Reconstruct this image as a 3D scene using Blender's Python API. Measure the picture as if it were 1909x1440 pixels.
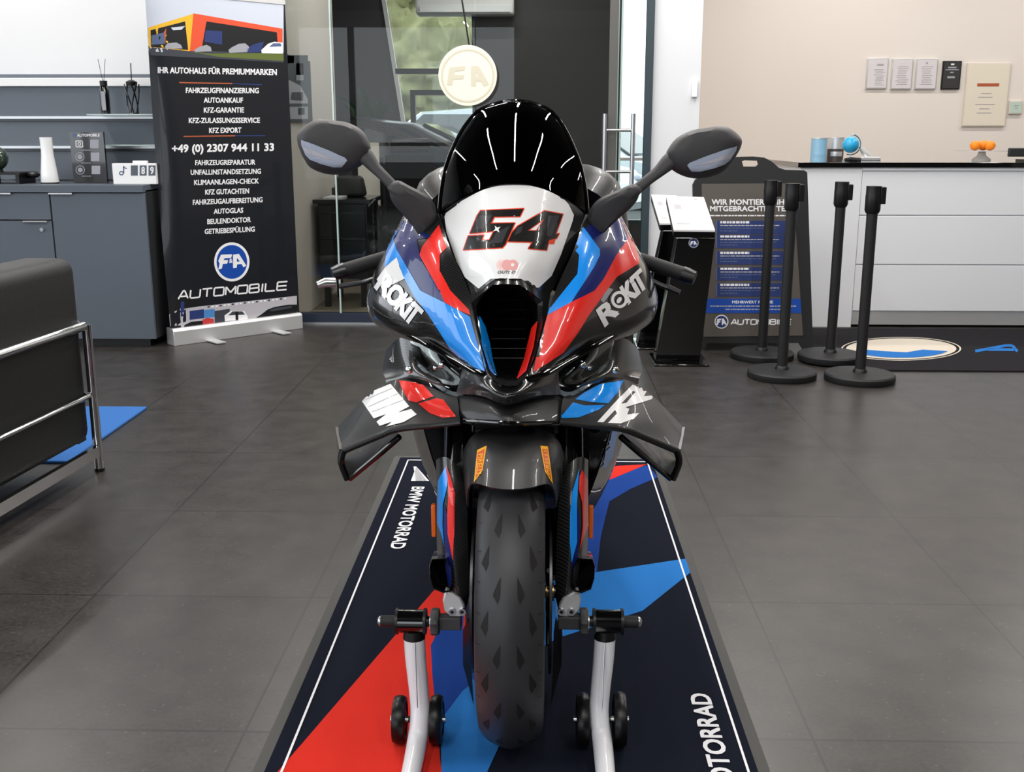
import bpy, bmesh, math, random
from mathutils import Vector, Matrix, noise
from mathutils.bvhtree import BVHTree
from mathutils.geometry import tessellate_polygon
random.seed(7)
for o in list(bpy.data.objects): bpy.data.objects.remove(o)
sc = bpy.context.scene
COL = sc.collection
R = math.radians
# ------------------------------------------------------------------ camera
F = 1987.0; CX, CY = 954.5, 720.0
PITCH, YAW = R(13.3), 0.026
CAM = Vector((0.05, -1.985, 1.2))
cd = bpy.data.cameras.new('camera'); cam = bpy.data.objects.new('camera', cd); COL.objects.link(cam)
cd.sensor_fit = 'HORIZONTAL'; cd.sensor_width = 36; cd.lens = F/1909*36; cd.clip_start = 0.02; cd.clip_end = 200
cam.location = CAM; cam.rotation_euler = (math.pi/2-PITCH, 0, YAW)
sc.camera = cam
CR = cam.rotation_euler.to_matrix()
# ------------------------------------------------------------------ world, exposure
w = bpy.data.worlds.new('world'); sc.world = w; w.use_nodes = True
bg = w.node_tree.nodes['Background']
bg.inputs[0].default_value = (0.90, 0.95, 1.0, 1); bg.inputs[1].default_value = 2.6
sc.view_settings.view_transform = 'Standard'; sc.view_settings.look = 'None'
sc.view_settings.gamma = 1; sc.view_settings.exposure = 0.22; sc.view_settings.use_curve_mapping = False
# ceiling strip lamps of the showroom, plus added fill lamps in office and hall
def strip_light(x, y, z, lx, ly, power, col=(1, .965, .92)):
    l = bpy.data.lights.new('strip_and_fill_light', 'AREA'); l.shape = 'RECTANGLE'; l.size = lx; l.size_y = ly
    l.energy = power; l.color = col
    o = bpy.data.objects.new('strip_and_fill_light', l); COL.objects.link(o); o.location = (x, y, z)
    return o
for x in (-3.2, -1.25, 0.02, 1.3, 3.3):
    for y in (-2.6, 1.3, 4.0):
        strip_light(x, y, 3.05, .05, 1.7, 30)
strip_light(-.7, 5.75, 3.05, .8, .06, 16); strip_light(-.2, 7.9, 3.1, .8, .06, 15)  # added fill lamps: brighten the cream office wall and the air conditioner
for x in (2.4, 4.6): strip_light(x, 6.0, 3.05, 1.6, .1, 21, (1, .95, .91))

# ------------------------------------------------------------------ projection helpers (photo pixel -> place)
def ray(px, py):
    return CR @ Vector(((px-CX)/F, -(py-CY)/F, -1))
def P(px, py, Y):                       # point on the upright plane y = Y
    d = ray(px, py); return CAM + d*((Y-CAM.y)/d.y)
def PF(px, py, z=0.0):                  # point on the level plane z
    d = ray(px, py); return CAM + d*((z-CAM.z)/d.z)
def wpp(p):                             # metres per pixel at a point
    return (CR.transposed() @ (p-CAM)).z/-F

# ------------------------------------------------------------------ materials
def lin(h):
    if isinstance(h, str):
        h = h.lstrip('#'); c = [int(h[i:i+2], 16)/255 for i in (0, 2, 4)]
    else: c = [v/255 for v in h]
    return tuple((v/12.92 if v <= .04045 else ((v+.055)/1.055)**2.4) for v in c)+(1,)
def pm(name, col, rough=.5, metal=0, coat=0, spec=.5, emit=None, es=0, trans=0, ior=1.45, bump=0, bscale=200, var=0, vscale=5, alpha=1, sheen=0):
    m = bpy.data.materials.new(name); m.use_nodes = True; nt = m.node_tree
    b = nt.nodes['Principled BSDF']; c = lin(col)
    b.inputs['Base Color'].default_value = c; b.inputs['Roughness'].default_value = rough
    b.inputs['Metallic'].default_value = metal; b.inputs['Coat Weight'].default_value = coat; b.inputs['Coat Roughness'].default_value = .03
    b.inputs['Specular IOR Level'].default_value = spec; b.inputs['IOR'].default_value = ior
    b.inputs['Transmission Weight'].default_value = trans; b.inputs['Alpha'].default_value = alpha
    if sheen: b.inputs['Sheen Weight'].default_value = sheen
    if emit: b.inputs['Emission Color'].default_value = lin(emit); b.inputs['Emission Strength'].default_value = es
    if var or bump:
        tc = nt.nodes.new('ShaderNodeTexCoord')
    if var:
        n = nt.nodes.new('ShaderNodeTexNoise'); n.inputs['Scale'].default_value = vscale; n.inputs['Detail'].default_value = 6
        nt.links.new(tc.outputs['Object'], n.inputs['Vector'])
        mx = nt.nodes.new('ShaderNodeMix'); mx.data_type = 'RGBA'
        mx.inputs[6].default_value = tuple(v*(1-var) for v in c[:3])+(1,); mx.inputs[7].default_value = tuple(min(1, v*(1+var)) for v in c[:3])+(1,)
        nt.links.new(n.outputs['Fac'], mx.inputs[0]); nt.links.new(mx.outputs[2], b.inputs['Base Color'])
    if bump:
        n2 = nt.nodes.new('ShaderNodeTexNoise'); n2.inputs['Scale'].default_value = bscale; n2.inputs['Detail'].default_value = 3
        nt.links.new(tc.outputs['Object'], n2.inputs['Vector'])
        bp = nt.nodes.new('ShaderNodeBump'); bp.inputs['Strength'].default_value = bump; bp.inputs['Distance'].default_value = .004
        nt.links.new(n2.outputs['Fac'], bp.inputs['Height']); nt.links.new(bp.outputs['Normal'], b.inputs['Normal'])
    return m
def carbon(name, a, b_, rough=.25, coat=1):
    m = pm(name, a, rough, 0, coat); nt = m.node_tree; b = nt.nodes['Principled BSDF']
    tc = nt.nodes.new('ShaderNodeTexCoord')
    wv = nt.nodes.new('ShaderNodeTexWave'); wv.wave_type = 'BANDS'; wv.bands_direction = 'DIAGONAL'
    wv.inputs['Scale'].default_value = 75; wv.inputs['Distortion'].default_value = .4; wv.inputs['Detail'].default_value = 0
    nt.links.new(tc.outputs['Object'], wv.inputs['Vector'])
    mx = nt.nodes.new('ShaderNodeMix'); mx.data_type = 'RGBA'; mx.inputs[6].default_value = lin(a); mx.inputs[7].default_value = lin(b_)
    nt.links.new(wv.outputs['Fac'], mx.inputs[0]); nt.links.new(mx.outputs[2], b.inputs['Base Color'])
    return m
def glass(name, tint=(1, 1, 1), gl=.06, rough=0.0):
    m = bpy.data.materials.new(name); m.use_nodes = True; nt = m.node_tree; nt.nodes.clear()
    out = nt.nodes.new('ShaderNodeOutputMaterial'); mix = nt.nodes.new('ShaderNodeMixShader')
    tr = nt.nodes.new('ShaderNodeBsdfTransparent'); tr.inputs[0].default_value = tuple(tint)+(1,)
    g = nt.nodes.new('ShaderNodeBsdfGlossy'); g.inputs['Roughness'].default_value = rough
    lw = nt.nodes.new('ShaderNodeLayerWeight'); lw.inputs['Blend'].default_value = .25
    mr = nt.nodes.new('ShaderNodeMapRange'); mr.inputs['To Min'].default_value = gl; mr.inputs['To Max'].default_value = .9
    mr.inputs['From Min'].default_value = .1
    nt.links.new(lw.outputs['Fresnel'], mr.inputs['Value']); nt.links.new(mr.outputs[0], mix.inputs[0])
    nt.links.new(tr.outputs[0], mix.inputs[1]); nt.links.new(g.outputs[0], mix.inputs[2]); nt.links.new(mix.outputs[0], out.inputs[0])
    return m

M = {}
M['white_wall'] = pm('white_wall', '#EDEEF0', .6)
M['pillar_white'] = pm('pillar_white', '#DFE1E5', .6)
M['cream_wall'] = pm('cream_wall', '#E6DED6', .6, var=.02, vscale=.7)
M['dark_wall'] = pm('dark_wall', '#4A494B', .6, var=.06, vscale=1.5)
M['ceiling'] = pm('ceiling', '#3C3C3E', .7)
M['wall_front'] = pm('wall_front', '#6A6B6E', .7)
M['white'] = pm('white', '#F4F4F4', .35)
M['white_gloss'] = pm('white_gloss', '#F6F6F6', .2, coat=.8)
M['counter_white'] = pm('counter_white', '#EDEFF3', .4)
M['panel_grey'] = pm('panel_grey', '#646B75', .45, var=.03, vscale=2)
M['cab_grey'] = pm('cab_grey', '#565D67', .42, var=.03, vscale=2)
M['dark_grey'] = pm('dark_grey', '#26282B', .5)
M['black'] = pm('black', '#0B0B0D', .4)
M['black_gloss'] = pm('black_gloss', '#060607', .12, coat=1)
M['black_plastic'] = pm('black_plastic', '#1B1B1D', .55, bump=.15, bscale=600)
M['mirror_plastic'] = pm('mirror_plastic', '#3A393B', .55, bump=.1, bscale=900)
M['black_matt'] = pm('black_matt', '#030303', .8, spec=.2)
M['leather'] = pm('leather', '#151515', .5, bump=.25, bscale=260)
M['chrome'] = pm('chrome', '#D9D9DA', .12, metal=1)
M['alu'] = pm('alu', '#C9CBCE', .32, metal=1)
M['silver'] = pm('silver', '#DDDEDF', .35, metal=.6)
M['steel_dark'] = pm('steel_dark', '#4A4B4E', .35, metal=1)
M['brass'] = pm('brass', '#B59A6C', .35, metal=1)
M['rubber'] = pm('rubber', '#1C1C1E', .62, bump=.1, bscale=500)
M['tyre'] = pm('tyre', '#2C2C2F', .42, bump=.12, bscale=700)
M['groove'] = pm('groove', '#060606', .7)
M['carbon'] = carbon('carbon', '#0D0D0E', '#232324')
M['carbon_dark'] = carbon('carbon_dark', '#08080A', '#151517', .3, .3); M['carbon_dark'].node_tree.nodes['Principled BSDF'].inputs['Specular IOR Level'].default_value = .3
M['carbon_wing'] = carbon('carbon_wing', '#0F0F10', '#202021', .40, .15)
M['carbon_chin'] = carbon('carbon_chin', '#08080A', '#151517', .25, .6)
M['bar_grey'] = pm('bar_grey', '#777D88', .2, coat=.8)
M['carbon_light'] = carbon('carbon_light', '#121213', '#303030', .3, .8)
M['red'] = pm('red', '#F0281E', .3, coat=1)
M['blue'] = pm('blue', '#0A92F5', .3, coat=1)
M['navy'] = pm('navy', '#0F1C62', .35, coat=.5, spec=.3)
M['paint_white'] = pm('paint_white', '#F6F6F6', .3, coat=1)
M['digit_black'] = pm('digit_black', '#161515', .3, coat=1)
M['digit_grey'] = pm('digit_grey', '#37363A', .3, coat=1)
M['digit_red'] = pm('digit_red', '#F24A2A', .3, coat=.5)
M['pink'] = pm('pink', '#F0A9A6', .4)
M['pink_pale'] = pm('pink_pale', '#F8D6D3', .4)
M['sticker_yellow'] = pm('sticker_yellow', '#E9A51C', .4)
M['sticker_red'] = pm('sticker_red', '#C8521A', .4)
M['orange_lens'] = pm('orange_lens', '#E5640F', .25, coat=.6)
M['lens_clear'] = pm('lens_clear', '#A9B2C6', .12, coat=1)
M['lens_dark'] = pm('lens_dark', '#0A0B0D', .15, coat=.2, spec=.3)
M['rim_blue'] = pm('rim_blue', '#0C1A33', .3, metal=.6)
M['screen'] = glass('screen_tint', (.035, .036, .04), .05)
M['clear'] = glass('clear_glass', (.93, .96, .95), .035)
M['partition'] = glass('partition_glass', (.86, .88, .87), .02)
M['glass_edge'] = pm('glass_edge', '#B9CFCB', .15, coat=1)
M['shelf_glass'] = pm('shelf_glass', '#CFE3E0', .1, coat=1, alpha=.55)
M['mat_navy'] = pm('mat_navy', '#161A27', .95, spec=.1, bump=.5, bscale=900, var=.2, vscale=300)
M['mat_red'] = pm('mat_red', '#DB3328', .95, spec=.1, bump=.5, bscale=900, var=.1, vscale=300)
M['mat_blue'] = pm('mat_blue', '#2E7AC8', .95, spec=.1, bump=.5, bscale=900, var=.1, vscale=300)
M['mat_mid'] = pm('mat_mid', '#1E4290', .95, spec=.1, bump=.5, bscale=900, var=.1, vscale=300)
M['mat_white'] = pm('mat_white', '#E8E8EC', .95, spec=.1)
M['mat_edge'] = pm('mat_edge', '#4B4A48', .8)
M['mat_black'] = pm('mat_black', '#242326', .95, spec=.1, bump=.4, bscale=800)
M['mat_cream'] = pm('mat_cream', '#CFC6B8', .95, spec=.1)
M['mat_logo_blue'] = pm('mat_logo_blue', '#2B6CB4', .95, spec=.1)
M['rug_blue'] = pm('rug_blue', '#3C6CAE', .95, spec=.1, bump=.4, bscale=700)
# banner inks
M['ink_white'] = pm('ink_white', '#EFEFF2', .5)
M['ink_grey'] = pm('ink_grey', '#9DA0A8', .5)
M['ink_dark'] = pm('ink_dark', '#15181F', .45)
M['banner_base'] = pm('banner_base', '#15181F', .32, coat=.25)
M['stile'] = pm('stile', '#5C5B59', .5)
M['ink_black'] = pm('ink_black', '#0E0F13', .45)
M['ink_blue'] = pm('ink_blue', '#0D47A6', .45)
M['ink_steel'] = pm('ink_steel', '#55658A', .45)
M['ink_navy'] = pm('ink_navy', '#26376F', .45)
M['ink_sky'] = pm('ink_sky', '#C8CFDD', .5)
M['ink_cyan'] = pm('ink_cyan', '#4B86C4', .5)
M['ink_yellow'] = pm('ink_yellow', '#E9B52A', .5)
M['ink_orange'] = pm('ink_orange', '#E0512F', .5)
M['ink_rust'] = pm('ink_rust', '#B25B3A', .5)
M['ink_red'] = pm('ink_red', '#C23A3A', .5)
M['ink_green'] = pm('ink_green', '#5E6B2E', .5)
M['ink_road'] = pm('ink_road', '#3A3E47', .5)
M['ink_pale'] = pm('ink_pale', '#B8B6BE', .5)
M['paper'] = pm('paper', '#CFCED0', .6)
M['paper_line'] = pm('paper_line', '#A9A6AC', .6)
M['cert_grey'] = pm('cert_grey', '#DAD6D8', .4)
M['cert_dark'] = pm('cert_dark', '#3B3A39', .4)
M['cert_cream'] = pm('cert_cream', '#E6DDCB', .5)
M['cert_frame'] = pm('cert_frame', '#DCD3C6', .4)
M['sign_green'] = pm('sign_green', '#BFD3C6', .5)
M['globe_blue'] = pm('globe_blue', '#25A6DA', .3, coat=.5)
M['tin_blue'] = pm('tin_blue', '#8DBBD6', .3, coat=.3)
M['tin_dark'] = pm('tin_dark', '#4A423F', .35)
M['orange'] = pm('orange', '#F58A12', .45, bump=.3, bscale=300)
M['sign_cream'] = pm('sign_cream', '#FBF5E2', .5)
M['sign_letter'] = pm('sign_letter', '#DDD7C2', .5)
M['foliage'] = pm('foliage', '#98976F', .9, var=.45, vscale=4)
M['foliage_grey'] = pm('foliage_grey', '#9C9C92', .9, var=.3, vscale=5)
M['plant_green'] = pm('plant_green', '#2F4A33', .5, var=.3, vscale=20)
M['car_white'] = pm('car_white', '#DDE8F0', .25, coat=1)
M['car_black'] = pm('car_black', '#070708', .35, coat=.4)
M['car_glass'] = pm('car_glass', '#1D2A34', .08, coat=1)
M['asphalt'] = pm('asphalt', '#5E5F60', .9)
M['desk_black'] = pm('desk_black', '#0D0F11', .25, coat=.4)
M['seal_navy'] = pm('seal_navy', '#232C3E', .4)
M['door_teal'] = pm('door_teal', '#39464D', .35)
# ------------------------------------------------------------------ mesh builder
def cr(p0, p1, p2, p3, t):
    return .5*((2*p1)+(p2-p0)*t+(2*p0-5*p1+4*p2-p3)*t*t+(3*p1-p0-3*p2+p3)*t**3)
def spline(pts, n):
    pts = [Vector(p) for p in pts]; out = []
    for i in range(len(pts)-1):
        a = pts[i-1] if i else pts[0]*2-pts[1]; d = pts[i+2] if i+2 < len(pts) else pts[-1]*2-pts[-2]
        for k in range(n): out.append(cr(a, pts[i], pts[i+1], d, k/n))
    out.append(pts[-1]); return out
def refine(grid, nu, nv):
    rows = [spline(r, nu) for r in grid]
    cols = [spline([r[j] for r in rows], nv) for j in range(len(rows[0]))]
    return [[cols[j][i] for j in range(len(cols))] for i in range(len(cols[0]))]
class MB:
    def __init__(s): s.v = []; s.f = []; s.m = []; s.mats = []; s.tri0 = None
    def mi(s, m):
        m = M[m] if isinstance(m, str) else m
        if m not in s.mats: s.mats.append(m)
        return s.mats.index(m)
    def add(s, vs, fs, m):
        k = len(s.v); s.v += [Vector(p) for p in vs]; i = s.mi(m)
        for f in fs: s.f.append([k+a for a in f]); s.m.append(i)
        return s
    def box(s, lo, hi, m, rot=None, piv=None):
        (x0, y0, z0), (x1, y1, z1) = lo, hi
        vs = [Vector(p) for p in ((x0,y0,z0),(x1,y0,z0),(x1,y1,z0),(x0,y1,z0),(x0,y0,z1),(x1,y0,z1),(x1,y1,z1),(x0,y1,z1))]
        if rot is not None:
            pv = Vector(piv) if piv is not None else Vector(((x0+x1)/2,(y0+y1)/2,(z0+z1)/2))
            vs = [rot @ (p-pv)+pv for p in vs]
        return s.add(vs, [(0,3,2,1),(4,5,6,7),(0,1,5,4),(1,2,6,5),(2,3,7,6),(3,0,4,7)], m)
    def loft(s, loops, m, closed=True, cap0=True, cap1=True):
        n = len(loops[0]); vs = [p for l in loops for p in l]; fs = []
        for i in range(len(loops)-1):
            for j in range(n if closed else n-1):
                k = (j+1) % n; fs.append((i*n+j, i*n+k, (i+1)*n+k, (i+1)*n+j))
        if cap0: fs.append(tuple(range(n))[::-1])
        if cap1: fs.append(tuple((len(loops)-1)*n+j for j in range(n)))
        return s.add(vs, fs, m)
    def tube(s, pts, rad, m, n=14, caps=True, sm=0, flat=1.0):
        pts = [Vector(p) for p in pts]
        rs = rad if isinstance(rad, (list, tuple)) else [rad]*len(pts)
        if sm:
            pr = spline([Vector((r, 0, 0)) for r in rs], sm); rs = [p.x for p in pr]; pts = spline(pts, sm)
        up = None; loops = []
        for i, p in enumerate(pts):
            t = (pts[min(i+1, len(pts)-1)]-pts[max(i-1, 0)]).normalized()
            if up is None: up = t.orthogonal().normalized()
            up = (up-t*up.dot(t)).normalized(); b = t.cross(up)
            loops.append([p+(up*math.cos(a)+b*math.sin(a)*flat)*rs[i] for a in (2*math.pi*k/n for k in range(n))])
        return s.loft(loops, m, True, caps, caps)
    def lathe(s, prof, c, m, axis='Z', n=32, a0=0, a1=2*math.pi):
        c = Vector(c); full = abs(a1-a0) > 6.28; k = n if full else n+1; loops = []
        for (r, h) in prof:
            l = []
            for j in range(k):
                a = a0+(a1-a0)*j/n; x, y = r*math.cos(a), r*math.sin(a)
                l.append(c+Vector({'Z': (x, y, h), 'X': (h, x, y), 'Y': (x, h, y)}[axis]))
            loops.append(l)
        return s.loft(loops, m, full, full and prof[0][0] > 1e-5, full and prof[-1][0] > 1e-5)
    def ball(s, c, r, m, n=16, sq=(1, 1, 1)):
        c = Vector(c); loops = []
        for i in range(n//2+1):
            t = math.pi*i/(n//2); rr = max(math.sin(t), 1e-4)
            loops.append([c+Vector((r*rr*math.cos(a)*sq[0], r*rr*math.sin(a)*sq[1], r*math.cos(t)*sq[2])) for a in (2*math.pi*k/n for k in range(n))])
        return s.loft(loops, m, True, False, False)
    def patch(s, grid, m, th=.004, toward=None):
        """curved sheet with thickness; the front side faces `toward` (camera side by default)"""
        toward = toward or CAM
        h, wd = len(grid), len(grid[0]); nr = []
        for i in range(h):
            row = []
            for j in range(wd):
                du = grid[i][min(j+1, wd-1)]-grid[i][max(j-1, 0)]; dv = grid[min(i+1, h-1)][j]-grid[max(i-1, 0)][j]
                row.append(du.cross(dv).normalized() if du.cross(dv).length > 1e-12 else Vector((0, -1, 0)))
            nr.append(row)
        mid = grid[h//2][wd//2]; sg = 1 if nr[h//2][wd//2].dot(toward-mid) > 0 else -1
        front = [p for r in grid for p in r]; back = [grid[i][j]-nr[i][j]*sg*th for i in range(h) for j in range(wd)]
        N = h*wd; ff = []; fb = []
        for i in range(h-1):
            for j in range(wd-1):
                q = (i*wd+j, i*wd+j+1, (i+1)*wd+j+1, (i+1)*wd+j)
                if sg < 0: q = q[::-1]
                ff.append(q); fb.append(tuple(N+a for a in q[::-1]))
        rim = [j for j in range(wd)]+[i*wd+wd-1 for i in range(1, h)]+[(h-1)*wd+j for j in range(wd-2, -1, -1)]+[i*wd for i in range(h-2, 0, -1)]
        fr = []
        for a, b in zip(rim, rim[1:]+rim[:1]):
            q = (a, N+a, N+b, b); fr.append(q if sg > 0 else q[::-1])
        s.add(front+back, ff+fb+fr, m)
        s.tri0 = BVHTree.FromPolygons(front, ff)
        return s
    def bvh(s): return BVHTree.FromPolygons(s.v, s.f)
    def prism(s, poly, m, off):
        """closed polygon of 3D points pushed by the vector off"""
        poly = [Vector(p) for p in poly]; off = Vector(off); n = len(poly)
        t = tessellate_polygon([poly]); nrm = Vector()
        for a, b in zip(poly, poly[1:]+poly[:1]): nrm += a.cross(b)
        a0 = [tuple(x) for x in t]
        def ori(tri):
            q = (poly[tri[1]]-poly[tri[0]]).cross(poly[tri[2]]-poly[tri[0]])
            return tri if q.dot(off) < 0 else tri[::-1]
        f = [ori(x) for x in a0]; fs = f+[tuple(n+i for i in x[::-1]) for x in f]
        ccw = nrm.dot(off) > 0
        for i in range(n):
            j = (i+1) % n; q = (i, j, n+j, n+i); fs.append(q if ccw else q[::-1])
        return s.add(poly+[p+off for p in poly], fs, m)
    def decal(s, bv, tris, m, lift=.0009, maxlen=8, org=None):
        """flat ink or paint: triangles given in photo pixels, laid on the surface under them"""
        todo = [tuple(Vector((p[0], p[1], p[2] if len(p) > 2 else 0)) for p in t) for t in tris]; out = []
        s.avg = sum((p-CAM).length for p in s.v[:200])/max(1, len(s.v[:200]))
        while todo:
            a, b, c = todo.pop(); e = [(b-a).length, (c-b).length, (a-c).length]; k = e.index(max(e))
            if e[k] > maxlen:
                if k == 0: x = (a+b)/2; todo += [(a, x, c), (x, b, c)]
                elif k == 1: x = (b+c)/2; todo += [(a, b, x), (a, x, c)]
                else: x = (c+a)/2; todo += [(a, b, x), (x, b, c)]
            else: out.append((a, b, c))
        cache = {}; vs = []; fs = []
        def get(p):
            key = (round(p.x, 2), round(p.y, 2), round(p.z))
            if key not in cache:
                d = ray(p.x, p.y).normalized(); h = bv.ray_cast(CAM, d)
                if h[0] is None:            # just past the rim: slide to the rim
                    tt = s.avg; n1 = bv.find_nearest(CAM+d*tt)
                    for _ in range(3): tt = (n1[0]-CAM).dot(d); n1 = bv.find_nearest(CAM+d*tt)
                    if n1[0] is None or n1[3] > .02: cache[key] = None; return None
                    h = (n1[0], n1[1])
                if True:
                    nn = h[1] if h[1].dot(d) < 0 else -h[1]
                    cache[key] = len(vs); vs.append(h[0]+nn*(lift+.00015*round(p.z)))
            return cache[key]
        for t in out:
            q = [get(p) for p in t]
            if None in q: continue
            pa, pb, pc = (vs[i] for i in q)
            nrm = (pb-pa).cross(pc-pa)
            fs.append(tuple(q) if nrm.dot(CAM-pa) > 0 else tuple(q[::-1]))
        if fs: s.add(vs, fs, m)
        return s
    def build(s, name, parent=None, angle=35, bevel=0, world=True, flat=False):
        me = bpy.data.meshes.new(name)
        off = Vector()
        if parent is not None and world:
            q = parent
            while q is not None: off += q.location; q = q.parent
        me.from_pydata([p-off for p in s.v], [], s.f)
        for m in s.mats: me.materials.append(m)
        me.polygons.foreach_set('material_index', s.m)
        me.polygons.foreach_set('use_smooth', [not flat]*len(s.f))
        me.update()
        me.set_sharp_from_angle(angle=R(angle))
        o = bpy.data.objects.new(name, me); COL.objects.link(o)
        if parent is not None: o.parent = parent
        if bevel:
            b = o.modifiers.new('Bevel', 'BEVEL'); b.width = bevel; b.segments = 2; b.limit_method = 'ANGLE'; b.angle_limit = R(40)
        return o
def thing(name, label, cat, loc=(0, 0, 0), rz=0, group=None):
    o = bpy.data.objects.new(name, None); COL.objects.link(o); o.empty_display_size = .1
    o.location = loc; o.rotation_euler = (0, 0, rz); o['label'] = label; o['category'] = cat
    if group: o['group'] = group
    return o
def tag(o, label, cat, group=None):
    o['label'] = label; o['category'] = cat
    if group: o['group'] = group
    return o
def struct(o): o['kind'] = 'structure'; return o
def dup(root, loc, label, rz=None):
    r = root.copy(); COL.objects.link(r); r.location = loc; r['label'] = label
    if rz is not None: r.rotation_euler = (0, 0, rz)
    for ch in list(root.children):
        c = ch.copy(); COL.objects.link(c); c.parent = r
        for g in ch.children:
            d = g.copy(); COL.objects.link(d); d.parent = c
    return r
# ------------------------------------------------------------------ 2-D shapes in photo pixels
def poly(pts, holes=None):
    ls = [[Vector((x, y, 0)) for x, y in pts]]+[[Vector((x, y, 0)) for x, y in h] for h in (holes or [])]
    fl = [p for l in ls for p in l]
    return [tuple((fl[i].x, fl[i].y) for i in t) for t in tessellate_polygon(ls)]
def quad(x0, y0, x1, y1): return poly([(x0, y0), (x1, y0), (x1, y1), (x0, y1)])
def stroke(pts, wd, closed=False):
    out = []; n = len(pts); P2 = [Vector(p) for p in pts]
    for i in range(n if closed else n-1):
        a, b = P2[i], P2[(i+1) % n]; d = (b-a)
        if d.length < 1e-6: continue
        d.normalize(); q = Vector((-d.y, d.x))*wd/2; e = d*wd/2*(.6 if closed else 0)
        out += poly([tuple(a-e+q), tuple(b+e+q), tuple(b+e-q), tuple(a-e-q)])
    return out
def ell(cx, cy, rx, ry, n=28, rot=0):
    return [(cx+rx*math.cos(t)*math.cos(rot)-ry*math.sin(t)*math.sin(rot), cy+rx*math.cos(t)*math.sin(rot)+ry*math.sin(t)*math.cos(rot)) for t in (2*math.pi*k/n for k in range(n))]
def ring(cx, cy, rx, ry, wx, wy, n=28, rot=0):
    a, b = ell(cx, cy, rx, ry, n, rot), ell(cx, cy, rx-wx, ry-wy, n, rot); out = []
    for i in range(n):
        j = (i+1) % n; out += [(a[i], a[j], b[j]), (a[i], b[j], b[i])]
    return out
TXT = {}
def text_unit(s, bold=.0, res=2, shear=0):
    key = (s, bold, shear)
    if key in TXT: return TXT[key]
    def mk(t):
        cu = bpy.data.curves.new('t', 'FONT'); cu.body = t; cu.resolution_u = res; cu.offset = bold; cu.shear = shear
        ob = bpy.data.objects.new('t', cu); COL.objects.link(ob)
        dg = bpy.context.evaluated_depsgraph_get(); me = bpy.data.meshes.new_from_object(ob.evaluated_get(dg))
        me.calc_loop_triangles(); vs = [v.co.copy() for v in me.vertices]; ts = [tuple(t.vertices) for t in me.loop_triangles]
        bpy.data.objects.remove(ob); bpy.data.meshes.remove(me); bpy.data.curves.remove(cu)
        return vs, ts
    hv, _ = mk('H'); h = max(v.y for v in hv); b0 = min(v.y for v in hv)
    vs, ts = mk(s); x0 = min(v.x for v in vs); x1 = max(v.x for v in vs)
    r = [tuple(((vs[i].x-x0)/(x1-x0), (vs[i].y-b0)/(h-b0)) for i in t) for t in ts]
    TXT[key] = r; return r
def text(s, a, b, up, bold=.0, shear=0, res=2):
    """text along baseline a->b (pixels), `up` = vector of one cap height"""
    ax, ay = a; ex, ey = b[0]-a[0], b[1]-a[1]
    ln = math.hypot(ex, ey); uh = math.hypot(*up); k = bold*.5; out = []
    for ly, (du, dv) in enumerate(((-k, -k), (k, -k), (-k, k), (k, k)) if bold else ((0, 0),)):   # heavier strokes: layered thin copies
        du *= uh/ln; out += [tuple((ax+(u+du)*ex+(v+dv)*up[0], ay+(u+du)*ey+(v+dv)*up[1], ly) for u, v in t) for t in text_unit(s, 0, res, shear)]
    return out
def zc(zoom, x0, y0, pts): return [(x0+x/zoom, y0+y/zoom) for x, y in pts]
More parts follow.
